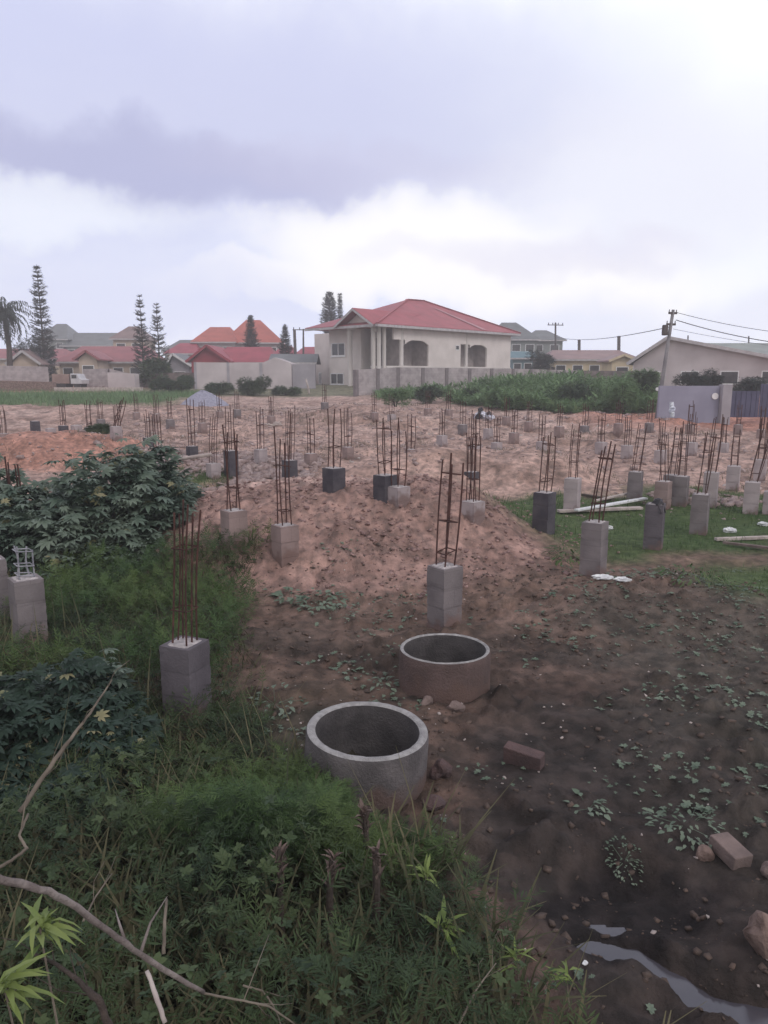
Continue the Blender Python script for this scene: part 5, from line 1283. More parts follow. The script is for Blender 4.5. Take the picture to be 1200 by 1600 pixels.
def palm():
    d = 76; c = pix(6, 486, d); z0 = h(c.x, d); root = empty('palm_tree', (c.x, d, z0), 'palm with drooping fronds at the left edge', 'palm tree')
    part(MB().tube([(c.x, d, z0 - .3), (c.x + .2, d, (z0 + c.z) / 2), (c.x, d, c.z)], [.35, .26, .24], 9), 'trunk', M['bark_dark'], root)
    lf = leaf_t(.17, .35, .1); r = random.Random(2)
    for i in range(46):
        a = 6.283 * i / 22 + r.uniform(-.2, .2); up = r.uniform(-.9, 1.3); L_ = r.uniform(2.8, 4.0); trs = []; pts = []
        p_ = Vector(c); ang = up
        for k in range(14):
            pts.append(p_.copy()); p_ = p_ + Vector((math.cos(a) * math.cos(ang), math.sin(a) * math.cos(ang), math.sin(ang))) * (L_ / 14); ang -= .13
        pos, yw, pt, sc_ = [], [], [], []
        for k in range(2, 14):
            for sg in (-1, 1):
                for _ in range(2):
                    pos.append(pts[k]); yw.append(a - 1.57 + sg * r.uniform(.7, 1.1)); pt.append(r.uniform(-.9, -.3)); sc_.append(r.uniform(.5, .9) * (1 - .04 * k))
        V, Fq = scatter(lf, np.array([tuple(q) for q in pos]), np.array(yw), np.array(pt), np.zeros(len(pos)), np.array(sc_))
        fr = raw_mesh('frond', V, Fq, M['tree_far'], parent=root)
palm()
def crown_tree(name, label, px, ytop, ybase, d, wpx, m, n=2600, seed=1, leaf=.35, cat='tree', group=None, depth=None, trunk=True, tm='frond'):
    foot = pix(px, ybase, d); z0 = h(foot.x, d); zt = pix(px, ytop, d).z; Wd = wpx / 2 / F * d; Hh = zt - z0
    root = empty(name, (foot.x, d, z0), label, cat, group)
    r = np.random.default_rng(seed)
    if trunk:
        mb = MB()
        for k in range(3 + (seed % 3)):
            a = r.uniform(0, 6.28); e = Vector((foot.x + Wd * .5 * math.cos(a), d + Wd * .4 * math.sin(a), z0 + Hh * r.uniform(.5, .8)))
            mb.tube([(foot.x, d, z0 - .2), (foot.x + (e.x - foot.x) * .3, d + (e.y - d) * .3, z0 + Hh * .3), e], [.05 * Hh ** .5, .035 * Hh ** .5, .015], 5)
        part(mb, 'trunk' if cat == 'tree' else 'stems', M['bark_dark'], root)
    nc = 9 + seed % 5; cc = np.stack([foot.x + Wd * .62 * r.uniform(-1, 1, nc), d + (depth or Wd * .8) * .5 * r.uniform(-1, 1, nc), z0 + Hh * r.uniform(.28, .78, nc)], 1); cr = Wd * r.uniform(.28, .5, nc)
    cr = np.minimum(cr, Hh * .32)
    ci = r.integers(0, nc, n); v = r.normal(size=(n, 3)); v /= np.linalg.norm(v, axis=1)[:, None]; rad = r.uniform(.35, 1.0, n) ** .5
    pos = cc[ci] + v * (cr[ci] * rad)[:, None] * np.array([1.1, 1, .85]); pos[:, 2] = np.clip(pos[:, 2], z0 + .03, zt)
    tmpl = {'frond': frond_t(4, seed, .35, .45), 'leaf': leaf_t(.45, .3, .15)}[tm]
    V, Fq = scatter(tmpl, pos, np.arctan2(v[:, 1], v[:, 0]) - 1.57 + r.uniform(-.8, .8, n), r.uniform(-.7, .9, n), r.uniform(-.6, .6, n), leaf * r.uniform(.6, 1.2, n))
    raw_mesh('crown' if cat == 'tree' else 'foliage', V, Fq, m, parent=root)
crown_tree('tree', 'dark broad tree between the grey green house and the yellow bungalow', 846, 540, 585, 90, 44, M['tree_far'], 2200, 3, .5)
crown_tree('tree', 'dark low tree behind the palm at the far left', 48, 520, 585, 95, 60, M['tree_far'], 2500, 4, .6)
crown_tree('tree', 'dark leafy tree below the twin pines', 240, 555, 605, 72, 62, M['tree_green'], 2600, 5, .4)
crown_tree('shrub', 'dark shrub leaning over the perimeter wall right of the unfinished house', 876, 580, 603, 64, 56, M['tree_far'], 1600, 6, .3, 'shrub')
crown_tree('shrub', 'bright bush in front of the lilac wall', 394, 586, 627, 60, 56, M['tree_green'], 3600, 7, .28, 'shrub')
crown_tree('shrub', 'lower bush at the foot of the lilac wall, left of the bright one', 345, 598, 628, 61, 64, M['tree_green'], 2600, 8, .26, 'shrub')
crown_tree('shrub', 'low shrub between the bright bush and the path to the house', 448, 604, 628, 60, 56, M['tree_green'], 2200, 9, .26, 'shrub')
crown_tree('hedge', 'dark green hedge behind the gravel heap', 268, 585, 622, 63, 90, M['tree_green'], 4200, 10, .3, 'hedge')
crown_tree('shrub', 'dark shrub behind the blue grey wall, beside the leaning pole', 1008, 568, 612, 47, 46, M['tree_green'], 2600, 11, .3, 'shrub')
crown_tree('shrub', 'dark shrub behind the blue grey wall, middle', 1082, 572, 612, 47, 46, M['tree_far'], 2400, 12, .28, 'shrub')
crown_tree('shrub', 'upright dark shrub behind the right part of the blue grey wall', 1110, 566, 612, 48, 30, M['tree_far'], 1600, 13, .28, 'shrub')
crown_tree('shrub', 'shrub behind the dark blue gate', 1165, 584, 620, 47, 70, M['tree_far'], 2600, 14, .28, 'shrub')
crown_tree('shrub', 'small shrub growing over the stained pillar on the orange earth', 152, 662, 702, 26.2, 46, M['tree_green'], 1500, 15, .14, 'shrub')
crown_tree('shrub', 'lone shrub in front of the perimeter wall near the tall fence posts', 618, 606, 652, 46, 42, M['reed'], 1800, 16, .22, 'shrub')

for k_, (px_, yt_, yb_, d_, w_, lab_) in enumerate([
        (672, 600, 640, 50, 40, 'bushy shrub before the wall posts, left of the sacks'), (812, 594, 645, 49, 60, 'rounded shrub rising out of the tall weeds, left one'),
        (905, 590, 650, 46, 66, 'broad shrub rising out of the tall weeds, middle one'), (975, 586, 652, 43, 60, 'shrub in the tall weeds next to the leaning pole'),
        (745, 608, 640, 50, 46, 'low shrub in the tall weeds right behind the sacks')]):
    crown_tree('shrub', lab_, px_, yt_, yb_, d_, w_, M['reed' if k_ % 2 else 'tree_green'], 1500, 20 + k_, .3, 'shrub', 'shrubs among the tall weeds')
def distant():
    r = np.random.default_rng(5); n = 9000
    x = r.uniform(-170, 190, n); y = r.uniform(150, 178, n)
    hh = 4.5 + 3.2 * fbm(x * .05, y * .01, 90, 4) * 2
    z = 2 + r.uniform(0, 1, n) ** .6 * np.maximum(hh, 2)
    V, Fq = scatter(frond_t(4, 3, .4, .5), np.stack([x, y, z], 1), r.uniform(0, 6.28, n), r.uniform(-.8, .8, n), r.uniform(-.5, .5, n), r.uniform(1.2, 2.4, n))
    raw_mesh('distant_trees', V, Fq, M['tree_far'], 'far line of dark treetops behind the roofs', 'trees', 'stuff')
distant()

# reeds and tall weeds before the perimeter wall
def reeds():
    r = np.random.default_rng(8); n = 21000
    y = r.uniform(40, 60, n)
    px_ = r.uniform(590, 1024, n); x = (px_ - 600) / F * y
    keep = fbm(x * .5, y * .5, 95, 3) + (px_ - 590) / 900 > .02
    lim = np.interp(px_, [590, 700, 760, 900, 1024], [50, 50, 46, 42, 40.5]) + 9 * fbm(x * .3, y * .1, 103, 3); keep &= y > lim; keep &= fbm(x * .8, y * .6, 104, 3) > -.16
    x, y, px_ = x[keep], y[keep], px_[keep]; n = len(x)
    hmax = np.interp(px_, [590, 650, 720, 800, 900, 960, 1024], [.30, .40, .62, .95, 1.15, 1.3, 1.3]) * (1 + .8 * fbm(x * .7, y * .5, 96, 3))
    z0 = H(x, y)
    # each weed: a stem leaf whorl at several heights
    hmax = hmax * (.45 + 1.3 * sst(-.15, .2, fbm(x * .35, y * .25, 102, 4)))
    parts_ = []
    for k in range(4):
        f = r.uniform(.0, .85, n)
        pos = np.stack([x + r.uniform(-.1, .1, n), y + r.uniform(-.1, .1, n), z0 + hmax * f], 1)
        t_ = (leaf_t(.16, .5, .1), leaf_t(.34, .4, .1), frond_t(4, 7, .3, .4), leaf_t(.10, .6, .1))[k]
        parts_.append(scatter(t_, pos, r.uniform(0, 6.28, n), r.uniform(.2, 1.45, n), r.uniform(-.5, .5, n), r.uniform(.22, .62, n)))
    V, Fq = join(parts_)
    raw_mesh('tall_weeds', V, Fq, M['reed'], 'dense tall green reeds and weeds before the perimeter wall', 'weeds', 'stuff')
reeds()
def strip_left():
    r = np.random.default_rng(18); n = 16000
    y = r.uniform(47, 63, n); x = r.uniform(-44, -13.0, n)
    g1 = fbm(x * .3, y * .3, 97, 3); keep = (x < -14 + 6 * g1); x, y = x[keep], y[keep]; n = len(x)
    pos = np.stack([x, y, H(x, y)], 1)
    V, Fq = scatter(blade_t(), pos, r.uniform(0, 6.28, n), r.uniform(.6, 1.4, n), np.zeros(n), r.uniform(.25, .5, n) * 1.2)
    raw_mesh('grass', V, Fq, M['reed'], 'green grass strip beyond the site at the left', 'grass', 'stuff')
    # grass patch right
    n = 90000; x = r.uniform(1.4, 12, n); y = r.uniform(9, 20, n); g = grass_right(x, y) * (.6 + fbm(x * 1.3, y * 1.3, 98, 3) * 1.4); keep = g > r.uniform(.15, .9, n); x, y = x[keep], y[keep]; n = len(x)
    pos = np.stack([x, y, H(x, y) - .01], 1)
    V, Fq = scatter(blade_t(), pos, r.uniform(0, 6.28, n), r.uniform(.5, 1.4, n), np.zeros(n), r.uniform(.05, .14, n) * (1 + .8 * (r.random(n) > .93)))
    raw_mesh('grass', V, Fq, M['grass'], 'short green grass patch between the right hand pillars', 'grass', 'stuff')
    n = 60000; x = r.uniform(-14, 14, n); y = r.uniform(17, 50, n); k = fbm(x * .5, y * .5, 99, 4) > .14; x, y = x[k], y[k]; n = len(x)
    V, Fq = scatter(blade_t(), np.stack([x, y, H(x, y) - .01], 1), r.uniform(0, 6.28, n), r.uniform(.4, 1.4, n), np.zeros(n), r.uniform(.08, .24, n))
    raw_mesh('grass', V, Fq, M['grass_dry'], 'thin olive weeds in patches over the far building ground', 'grass', 'stuff')
    n = 6000; x = r.uniform(-7.4, -4.2, n); y = r.uniform(19.2, 21.8, n); pos = np.stack([x, y, H(x, y) - .01], 1)
    V, Fq = scatter(blade_t(), pos, r.uniform(0, 6.28, n), r.uniform(.5, 1.4, n), np.zeros(n), r.uniform(.08, .2, n))
    raw_mesh('grass', V, Fq, M['grass'], 'small green grass strip under the pale round pole', 'grass', 'stuff')
strip_left()

# ------------------------------------------------------------------ rubble
def rubble():
    r = np.random.default_rng(21)
    def lay(n, fx, sizes, m, label, keepf, seeds=(1, 2, 3)):
        xs, ys = fx(n); k = keepf(xs, ys); xs, ys = xs[k], ys[k]; n = len(xs)
        parts_ = []
        for i, sd in enumerate(seeds):
            q = np.arange(n) % len(seeds) == i; c = q.sum()
            s_ = sizes(c); pos = np.stack([xs[q], ys[q], H(xs[q], ys[q]) + s_ * .12], 1)
            sv = np.stack([s_ * r.uniform(.7, 1.4, c), s_ * r.uniform(.6, 1.1, c), s_ * r.uniform(.35, .9, c)], 1)
            parts_.append(scatter(stone_t(sd), pos, r.uniform(0, 6.28, c), r.uniform(-.5, .5, c), r.uniform(-.5, .5, c), sv))
        V, Fq = join(parts_); raw_mesh('rubble', V, Fq, m, label, 'rubble', 'stuff')
    lay(9000, lambda n: (r.uniform(-5, 4, n), r.uniform(8.5, 15.5, n)), lambda c: .02 + .055 * r.random(c) ** 2.6, M['rubble'], 'broken pinkish stones and clods over the slope of the big earth mound',
        lambda x, y: (hump(x, y, -.6, 12.4, 5.2, 3.6, 3.4, 1.6) * (.5 + fbm(x * 1.2, y * 1.2, 50, 3) * 2 + .25 * (x > 0)) > r.uniform(0, .9, len(x))))
    lay(6000, lambda n: (r.uniform(-13, 14, n), r.uniform(17, 46, n)), lambda c: .04 + .18 * r.random(c) ** 5, M['rubble_grey'], 'scattered broken blocks and stones over the far building ground',
        lambda x, y: fbm(x * .3, y * .3, 51, 3) > -.02)
    lay(16000, lambda n: (r.uniform(-14, 15, n), r.uniform(15, 48, n)), lambda c: .015 + .05 * r.random(c) ** 2, M['rubble_grey'], 'small stones and clods all over the far building ground',
        lambda x, y: fbm(x * .8, y * .8, 57, 3) > -.06)
    lay(1500, lambda n: (r.uniform(-14, 15, n), r.uniform(17, 48, n)), lambda c: .03 + .10 * r.random(c) ** 3, M['plank'], 'pale scraps scattered over the far building ground',
        lambda x, y: fbm(x * .5, y * .5, 58, 3) > .02)
    lay(2600, lambda n: (r.uniform(-8, -2.0, n), r.uniform(18.5, 25, n)), lambda c: .06 + .22 * r.random(c) ** 2, M['rubble_grey'], 'grey rubble between the coated pillars left of the middle',
        lambda x, y: fbm(x * .6, y * .6, 52, 3) > -.02)
    lay(2400, lambda n: (r.uniform(6.2, 11, n), r.uniform(12.4, 18, n)), lambda c: .04 + .16 * r.random(c) ** 2, M['rubble_grey'], 'debris of broken blocks and scraps round the right hand pillars',
        lambda x, y: (fbm(x * .7, y * .7, 53, 3) > .0) & (y > 18.2 - .55 * (x - 4)) )
    lay(6500, lambda n: (r.uniform(-2.2, 5.5, n), r.uniform(2.8, 11, n)), lambda c: .008 + .045 * r.random(c) ** 3.4, M['clod'], 'small clods and pebbles over the near soil',
        lambda x, y: (fbm(x * 1.1, y * 1.1, 54, 3) > -.08) & (np.hypot(x - c1.x, y - c1.y) > .5) & (np.hypot(x - c2.x, y - c2.y) > .5))
    lay(500, lambda n: (r.uniform(-1, 5, n), r.uniform(3.0, 10.5, n)), lambda c: .008 + .02 * r.random(c) ** 2, M['plank'], 'tiny pale chips scattered over the near soil',
        lambda x, y: (fbm(x * 1.1, y * 1.1, 55, 3) > -.02))
rubble()

# ------------------------------------------------------------------ near vegetation
def leafy_bush(name, label, blobs, n, tmpl, m, lsize, seed, stems=30, tilt=(-.3, .7)):
    """blobs: (x, y, rx, ry, height)"""
    r = np.random.default_rng(seed); b0 = blobs[0]
    root = empty(name, (b0[0], b0[1], h(b0[0], b0[1])), label, 'bush', None)
    w = np.array([b[2] * b[3] for b in blobs]); w = w / w.sum(); bi = r.choice(len(blobs), n, p=w); B = np.array(blobs)[bi]
    a = r.uniform(0, 6.28, n); q = np.sqrt(r.random(n)); x = B[:, 0] + B[:, 2] * q * np.cos(a); y = B[:, 1] + B[:, 3] * q * np.sin(a)
    topz = .88 * B[:, 4] * np.sqrt(np.clip(1 - q ** 2.4, 0, 1)) * (1 + 1.5 * fbm(x * 2.1, y * 2.1, seed + 100, 3))
    f = 1 - (r.random(n) ** 1.3) * .95
    z = H(x, y, False) + np.maximum(topz * f, .05)
    out = np.arctan2(y - B[:, 1], x - B[:, 0])
    V, Fq = scatter(tmpl, np.stack([x, y, z], 1), out - 1.57 + r.uniform(-1.3, 1.3, n), r.uniform(tilt[0], tilt[1], n), r.uniform(-.45, .45, n), lsize * r.uniform(.4, 1.45, n))
    raw_mesh('foliage', V, Fq, m, parent=root)
    ny = n // 22; q_ = r.choice(n, ny, replace=False)
    V, Fq = scatter(tmpl, np.stack([x[q_], y[q_], z[q_] + .03], 1), r.uniform(0, 6.28, ny), r.uniform(-.4, .9, ny), r.uniform(-.6, .6, ny), lsize * r.uniform(.4, 1.0, ny))
    raw_mesh('yellowed_leaves', V, Fq, M['leaf_old'], parent=root)
    mb = MB()
    for i in range(stems):
        k = int(r.integers(0, n)); b = B[k]; e = Vector((x[k], y[k], z[k]))
        s_ = Vector((b[0] + (x[k] - b[0]) * .45, b[1] + (y[k] - b[1]) * .45, 0)); s_.z = h(s_.x, s_.y) - .05
        mid = s_.lerp(e, .5) + Vector((r.uniform(-.06, .06), r.uniform(-.06, .06), .05)); mb.tube([s_, mid, e], [.014, .011, .006], 5)
    part(mb, 'stems', M['twig'], root)
PALM = palmate_t(7)
def at(px, py): g = ground_at(px, py); return g.x, g.y
# big teal bush, left
x1_, y1_ = pix(120, 820, 12.2).x, 12.2
leafy_bush('leafy_bush', 'big teal green bush of broad lobed leaves at the left', [(-5.2, 12.3, 1.9, 1.6, 1.35), (-6.9, 12.6, 1.7, 1.5, 1.25), (-4.35, 12.6, 1.0, 1.1, .95), (-5.2, 13.6, 1.7, 1.2, 1.3), (-6.4, 11.2, 1.3, 1.0, .85), (-4.6, 11.2, 1.1, .9, .75)], 6200, PALM, M['leaf_teal'], .17, 31, 60)
leafy_bush('leafy_bush', 'dark leafy bush in the lower left, in front of the short bar cage pillar', [(-2.75, 5.7, .75, .65, .62), (-2.2, 5.2, .5, .45, .50), (-2.9, 5.0, .7, .6, .55), (-2.35, 4.6, .5, .4, .42)], 2500, PALM, M['leaf_dark'], .10, 32, 40)
leafy_bush('leafy_bush', 'small teal sprig of lobed leaves on top of the lower left bush', [(-2.65, 5.9, .5, .35, .70)], 260, PALM, M['leaf_teal'], .10, 33, 12)

# ground weeds: feathery green mass, grass, rosettes
def weeds():
    r = np.random.default_rng(44)
    def field(n, x0, x1, y0, y1): return r.uniform(x0, x1, n), r.uniform(y0, y1, n)
    def dens(x, y):
        w = fbm(x * .9, y * .9, 61, 3)
        edge = np.interp(y, [1.5, 2.8, 3.4, 4.2, 4.75, 5.3, 6.5, 8, 9.5, 12], [1.6, .75, .62, .45, .2, -.9, -1.5, -1.75, -1.9, -2.2])
        return 1 - sst(-.25, .25, x - edge + .9 * w)
    def hgt(x, y): return (.10 + .34 * (1 - sst(3.2, 5.6, y))) * (1 + 1.9 * fbm(x * 1.6, y * 1.6, 62, 3)) * (.45 + .55 * np.clip(dens(x, y), 0, 1)) * (1 - .82 * hump(x, y, .22, 4.0, .62, .9, .7, 1.6))
    # avoid the inside of the ring and the pillars
    def clear(x, y):
        k = (np.hypot(x - c1.x, y - c1.y) > .47) & ~((np.hypot(x - c1.x, y - c1.y) < .85) & (x > c1.x - .12 + .15 * fbm(x * 5, y * 5, 88, 2)) & (y < c1.y))
        for q in (294, 48, -6, 694):
            b_ = info[q][1]; k &= np.hypot(x - b_.x, y - b_.y) > .22
        return k
    n = 15000; x, y = field(n, -5.5, 1.4, 1.7, 6.2); k = (dens(x, y) > r.uniform(.25, 1, n)) & clear(x, y); x, y = x[k], y[k]; n = len(x)
    top = hgt(x, y); z = H(x, y) + top * (1 - .9 * r.random(n) ** 1.5)
    V, Fq = scatter(frond_t(6, 5, .15, .36), np.stack([x, y, z], 1), r.uniform(0, 6.28, n), r.uniform(-.35, 1.1, n), r.uniform(-.6, .6, n), r.uniform(.09, .20, n))
    raw_mesh('feathery_weeds', V, Fq, M['leaf_fern'], 'dense feathery green weeds in the foreground', 'weeds', 'stuff')
    n = 6000; x, y = field(n, -4.5, .9, 5.2, 11); k = (dens(x, y) > r.uniform(.3, 1, n)) & clear(x, y); x, y = x[k], y[k]; n = len(x)
    z = H(x, y) + .26 * r.random(n) * (.5 + fbm(x, y, 63, 3) + .5)
    V, Fq = scatter(frond_t(5, 6, .16, .36), np.stack([x, y, z], 1), r.uniform(0, 6.28, n), r.uniform(-.2, 1.3, n), r.uniform(-.6, .6, n), r.uniform(.10, .24, n))
    raw_mesh('feathery_weeds', V, Fq, M['leaf_fern'], 'feathery weeds round the pillars at the left', 'weeds', 'stuff')
    n = 5200; a = r.uniform(0, 6.28, n); q = r.random(n) ** .8; x = -.45 + 1.1 * q * np.cos(a); y = 4.25 + .62 * q * np.sin(a); k = clear(x, y) & (dens(x, y) > r.uniform(.1, 1, n)); x, y = x[k], y[k]; n = len(x)
    z = H(x, y) + hgt(x, y) * (1.1 - .8 * r.random(n) ** 2)
    V, Fq = scatter(frond_t(7, 9, .13, .36), np.stack([x, y, z], 1), r.uniform(0, 6.28, n), r.uniform(-.3, 1.0, n), r.uniform(-.6, .6, n), r.uniform(.09, .17, n))
    raw_mesh('feathery_weeds', V, Fq, M['leaf_fern_fresh'], 'brighter green feathery weeds in front of the near well ring', 'weeds', 'stuff')
    n = 7000; x, y = field(n, -5.5, 1.3, 1.9, 10.5); k = (dens(x, y) > r.uniform(.2, 1, n)) & clear(x, y) & (fbm(x * 1.3, y * 1.3, 66, 3) > -.03); x, y = x[k], y[k]; n = len(x)
    z = H(x, y) + hgt(x, y) * (1.15 - .8 * r.random(n) ** 1.3)
    V, Fq = scatter(rosette_t(6, 8), np.stack([x, y, z], 1), r.uniform(0, 6.28, n), r.uniform(-.5, .5, n), r.uniform(-.5, .5, n), r.uniform(.016, .05, n))
    raw_mesh('broad_weeds', V, Fq, M['leaf_mid'], 'broad leaved weeds mixed into the foreground growth', 'weeds', 'stuff')
    n = 420; x, y = field(n, -4.5, .9, 2.0, 8.5); k = (dens(x, y) > .5) & clear(x, y); x, y = x[k], y[k]; n = len(x)
    V, Fq = scatter(blade_t(), np.stack([x, y, H(x, y)], 1), r.uniform(0, 6.28, n), r.uniform(.7, 1.5, n), np.zeros(n), np.stack([r.uniform(.12, .25, n), r.uniform(.4, .75, n), r.uniform(.4, .75, n)], 1))
    raw_mesh('dry_stalks', V, Fq, M['grass_dry'], 'thin dry stalks standing out of the foreground weeds', 'stalks', 'stuff')
    n = 5200; x, y = field(n, -4.6, -1.6, 6.6, 10.8); k = clear(x, y) & (fbm(x * .8, y * .8, 67, 3) > -.05); x, y = x[k], y[k]; n = len(x)
    V, Fq = scatter(frond_t(6, 12, .14, .36), np.stack([x, y, H(x, y) + .34 * r.random(n)], 1), r.uniform(0, 6.28, n), r.uniform(.1, 1.3, n), r.uniform(-.5, .5, n), r.uniform(.12, .26, n))
    raw_mesh('feathery_weeds', V, Fq, M['leaf_fern_fresh'], 'fresh green feathery weeds between the bush and the dark pillar', 'weeds', 'stuff')
    # dry and green grass stalks
    n = 30000; x, y = field(n, -6, 1.5, 1.7, 11); k = (dens(x, y) > r.uniform(.1, 1, n)) & clear(x, y); x, y = x[k], y[k]; n = len(x)
    V, Fq = scatter(blade_t(), np.stack([x, y, H(x, y) - .02], 1), r.uniform(0, 6.28, n), r.uniform(.55, 1.45, n), np.zeros(n), (r.uniform(.10, .30, n) * (1 + .8 * (1 - sst(3, 6, y)))))
    raw_mesh('grass', V, Fq, M['grass_dry'], 'olive and dry grass among the weeds of the left foreground', 'grass', 'stuff')
    # rosettes of pale weeds over the mud
    n = 5200; x, y = field(n, -1.9, 5.5, 3.0, 11.0)
    pat = fbm(x * 1.4, y * 1.4, 64, 3) + .16 * sst(.8, 3, x) - .05; k = (pat > .06) & clear(x, y) & (np.hypot(x - c2.x, y - c2.y) > .5) & (stream_dist(x, y) > .2)
    x, y = x[k], y[k]; n = len(x)
    V, Fq = scatter(rosette_t(7, 3), np.stack([x, y, H(x, y) + .012], 1), r.uniform(0, 6.28, n), r.uniform(-.25, .25, n), r.uniform(-.25, .25, n), .014 + .036 * r.random(n) ** 2)
    raw_mesh('ground_weeds', V, Fq, M['leaf_weed'], 'small pale green creeping weeds dotted over the mud', 'weeds', 'stuff')
weeds()

# weeds that stand out as single plants
def weed_plant(label, px, py, n, rad, hgt_, m, size, seed, tmpl):
    g = ground_at(px, py); r = np.random.default_rng(seed); root = empty('weed_plant', (g.x, g.y, h(g.x, g.y)), label, 'plant', 'single weeds on the soil')
    a = r.uniform(0, 6.28, n); q = rad * np.sqrt(r.random(n)); x = g.x + q * np.cos(a); y = g.y + q * np.sin(a); z = H(x, y) + hgt_ * r.uniform(.2, 1, n) * (1 - .6 * (q / rad) ** 2)
    V, Fq = scatter(tmpl, np.stack([x, y, z], 1), a - 1.57 + r.uniform(-.6, .6, n), r.uniform(-.3, .6, n), r.uniform(-.3, .3, n), size * r.uniform(.6, 1.2, n)); raw_mesh('foliage', V, Fq, m, parent=root)
    mb = MB()
    for i in range(min(n, 8)): mb.tube([(g.x, g.y, h(g.x, g.y) - .01), (x[i], y[i], z[i])], .002, 4)
    part(mb, 'stems', M['leaf_weed'], root)
LF = leaf_t(.6, .3, .15)
weed_plant('broad leaved green weed at the foot of the big mound, left of the grey pillar', 500, 948, 80, .34, .14, M['leaf_weed'], .10, 1, LF)
weed_plant('broad leaved weed at the foot of the mound, left of the other', 455, 940, 26, .22, .12, M['leaf_weed'], .12, 2, LF)
weed_plant('green weed beside the pale brown stone at the right', 1075, 1290, 110, .26, .10, M['leaf_weed'], .045, 3, LF)
weed_plant('small grey green weed tuft right of the weeds edge', 975, 1345, 90, .11, .06, M['leaf_weed'], .024, 4, LF)
weed_plant('spreading weed left of the near well ring', 430, 1100, 40, .28, .10, M['leaf_weed'], .07, 5, LF)
weed_plant('pale weed just left of the soil between the rings', 600, 1070, 22, .14, .08, M['leaf_weed'], .06, 6, LF)
weed_plant('leafy weed in the soil left of the farther ring', 520, 968, 30, .3, .09, M['leaf_weed'], .07, 12, LF)
weed_plant('dark green tuft at the right where the grass ends', 1085, 905, 140, .5, .2, M['grass'], .14, 7, leaf_t(.2, .4, .1))
weed_plant('dark green tuft left of the base of the brownish pillar', 888, 880, 110, .3, .26, M['grass'], .16, 8, leaf_t(.2, .4, .1))
weed_plant('grey green weed right of the middle, in the mud', 920, 1262, 24, .14, .06, M['leaf_weed'], .055, 9, LF)

# bright young shoots, at the tips of thin stems
def shoot(label, px, py, d, n, size, seed, yaw0=0, droop=0.0):
    c = pix(px, py, d); r = random.Random(seed); gx, gy = c.x + r.uniform(-.06, .06), c.y + r.uniform(-.05, .05); g = Vector((gx, gy, h(gx, gy)))
    root = empty('young_shoot', g, label, 'shoot', 'bright young shoots')
    part(MB().tube([g, g.lerp(c, .5) + Vector((.03, 0, 0)), c], [.006, .005, .003], 5), 'stem', M['twig'], root)
    pos, yw, pt, rl, sc_ = [], [], [], [], []
    for i in range(n):
        pos.append(c + Vector((r.uniform(-.02, .02), r.uniform(-.02, .02), r.uniform(-.03, .03)))); yw.append(yaw0 + r.uniform(-1.9, 1.9)); pt.append(r.uniform(-.3, 1.2)); rl.append(r.uniform(-.4, .4)); sc_.append(size * r.uniform(.7, 1.2))
    V, Fq = scatter(leaf_t(.21, .8, .3), np.array([tuple(p_) for p_ in pos]), np.array(yw), np.array(pt), np.array(rl), np.array(sc_)); raw_mesh('leaves', V, Fq, M['leaf_bright'], parent=root)
shoot('bright yellow green shoot below the near well ring, upper one', 665, 1370, 3.55, 17, .105, 1)
shoot('bright yellow green shoot below the upper one, larger leaves', 690, 1452, 3.1, 18, .105, 2, -1.0)
shoot('yellow green shoot at the bottom right of the weeds', 808, 1502, 2.95, 12, .08, 3)
shoot('dull green shoot near the rivulet', 885, 1525, 2.85, 12, .075, 4)
shoot('drooping cluster of yellow green leaves at the left edge', 62, 1450, 2.15, 20, .12, 5, -1.2)
shoot('yellow green leaves in the bottom left corner', 8, 1548, 1.95, 20, .11, 6, -.8)

# dead stumps and seed heads
def stub(label, px, y0, y1, d, w, seed):
    a = pix(px, y1, d); b = pix(px + random.Random(seed).uniform(-4, 4), y0, d); r = random.Random(seed); g = Vector((a.x, a.y, h(a.x, a.y)))
    root = empty('dead_stalk', g, label, 'dead stalk', 'dead stalks among the weeds')
    part(MB().tube([g, a, a.lerp(b, .8)], [w * .5, w * .45, w * .3], 7), 'stalk', M['bark_dark'], root)
    pos = []; n = 26
    V, Fq = scatter(leaf_t(.28, .3, .5), np.array([tuple(a.lerp(b, r.uniform(0, .8)) + Vector((r.uniform(-w, w) * .4, r.uniform(-w, w) * .4, 0))) for _ in range(n)]), np.array([r.uniform(0, 6.28) for _ in range(n)]),
                     np.array([r.uniform(.9, 1.5) for _ in range(n)]), np.zeros(n), np.array([r.uniform(.5, 1.0) * .10 for _ in range(n)]))
    raw_mesh('dry_leaves', V, Fq, M['dead'], parent=root)
stub('dead brown stalk in the weeds, leftmost of the dry ones', 438, 1305, 1400, 3.3, .035, 1)
stub('dead brown stalk in the weeds, middle one', 515, 1332, 1390, 3.3, .04, 2)
stub('dry stalk with pale curled leaves, right of the middle one', 588, 1320, 1375, 3.35, .045, 3)
stub('dry stalk close to the foot of the near well ring', 572, 1262, 1310, 3.75, .04, 4)

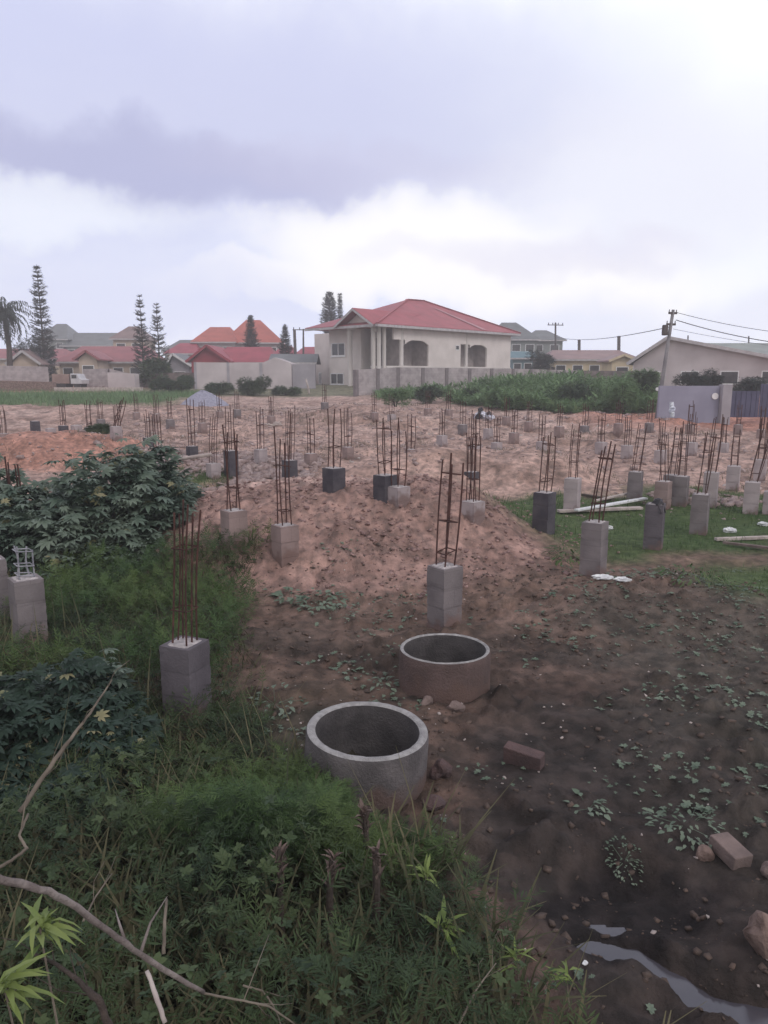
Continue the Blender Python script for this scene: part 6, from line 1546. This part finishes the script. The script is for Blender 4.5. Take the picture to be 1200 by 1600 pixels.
# branches
def branch(label, pts, rads, m, twigs=0, seed=1, cat='branch', name='fallen_branch'):
    P_ = [pix(*p_) for p_ in pts]; r = random.Random(seed); mid = P_[len(P_) // 2]
    root = empty(name, mid, label, cat, 'dead branches in the foreground')
    fine = []; fr = []
    for i in range(len(P_) - 1):
        for k in range(5):
            t = k / 5; fine.append(P_[i].lerp(P_[i + 1], t) + Vector((r.uniform(-1, 1), r.uniform(-1, 1), r.uniform(-1, 1))) * rads[i] * .25); fr.append((rads[i] * (1 - t) + rads[i + 1] * t) * r.uniform(.92, 1.08))
    fine.append(P_[-1]); fr.append(rads[-1])
    part(MB().tube(fine, fr, 9), 'limb', m, root, smooth=True)
    for i in range(twigs):
        k = r.randrange(2, len(fine) - 1); a = fine[k]; dv = (fine[k] - fine[k - 1]).normalized(); e = a + (dv + Vector((r.uniform(-.9, .9), r.uniform(-.6, .6), r.uniform(-.2, 1)))).normalized() * r.uniform(.10, .28)
        md = a.lerp(e, .5) + Vector((r.uniform(-.03, .03), 0, r.uniform(-.02, .03))); part(MB().tube([a, md, e], [rads[-1] * .8, rads[-1] * .5, .0012], 5), 'twig', m, root, smooth=True)
branch('thick bare branch slanting across the lower left corner', [(-40, 1362, 1.75), (0, 1374, 1.8), (75, 1392, 1.9), (130, 1426, 2.0), (195, 1474, 2.1), (255, 1515, 2.2), (318, 1550, 2.3)], [.0115, .011, .0105, .010, .0095, .009, .008], M['bark'], 2, 3)
branch('thin forked dry stem rising through the weeds at the left', [(30, 1270, 2.9), (70, 1210, 3.0), (110, 1155, 3.1), (140, 1115, 3.2), (175, 1062, 3.35)], [.011, .010, .008, .006, .003], M['twig'], 4, 5)
branch('crooked twig hooking down at the left edge', [(-10, 1360, 2.5), (18, 1345, 2.5), (42, 1326, 2.55), (30, 1305, 2.6), (44, 1272, 2.7)], [.007, .006, .006, .005, .005], M['twig'], 1, 6)
branch('reddish forked twig in the bottom left corner', [(175, 1610, 2.05), (152, 1560, 2.05), (120, 1530, 2.1), (85, 1505, 2.15), (50, 1490, 2.2)], [.013, .012, .008, .006, .003], M['bark_dark'], 5, 7)
branch('pale broken stick standing in the bottom left weeds', [(258, 1598, 2.15), (244, 1555, 2.2), (229, 1517, 2.25)], [.008, .008, .007], M['plank'], 0, 8)
branch('pale upright stick above the thick branch', [(256, 1490, 2.3), (257, 1450, 2.35), (260, 1405, 2.45)], [.007, .006, .005], M['twig'], 0, 9)
branch('thin curved twig continuing right of the thick branch', [(318, 1552, 2.3), (370, 1562, 2.35), (420, 1572, 2.4), (460, 1600, 2.4)], [.004, .004, .004, .003], M['twig'], 3, 10)
branch('thin grey twig at the bottom middle of the weeds', [(715, 1605, 2.5), (745, 1545, 2.6), (775, 1505, 2.75)], [.005, .004, .002], M['twig'], 3, 11)
branch('arched dry twig at the bottom, left of the middle', [(380, 1540, 2.5), (410, 1548, 2.55), (430, 1575, 2.5), (440, 1605, 2.45)], [.004, .004, .004, .003], M['twig'], 2, 12)
branch('thin twig lying below the forked stem', [(130, 1440, 2.4), (150, 1400, 2.5), (175, 1365, 2.6)], [.004, .003, .002], M['twig'], 2, 13)

# ------------------------------------------------------------------ evening air
def haze():
    mb = MB().box((0, 88, 28), (420, 192, 60)); mb.v = [tuple(v) for v in mb.v]
    m = bpy.data.materials.new('haze'); m.use_nodes = True; N = m.node_tree.nodes; N.clear()
    v = N.new('ShaderNodeVolumePrincipled'); v.inputs['Color'].default_value = (.95, .95, 1.0, 1); v.inputs['Density'].default_value = HAZE; v.inputs['Anisotropy'].default_value = .2
    o = N.new('ShaderNodeOutputMaterial'); m.node_tree.links.new(v.outputs[0], o.inputs['Volume'])
    ob = mb.build('haze', m); tag(ob, 'pale evening haze over the whole site', 'haze', kind='stuff')
HAZE = .0020
haze()
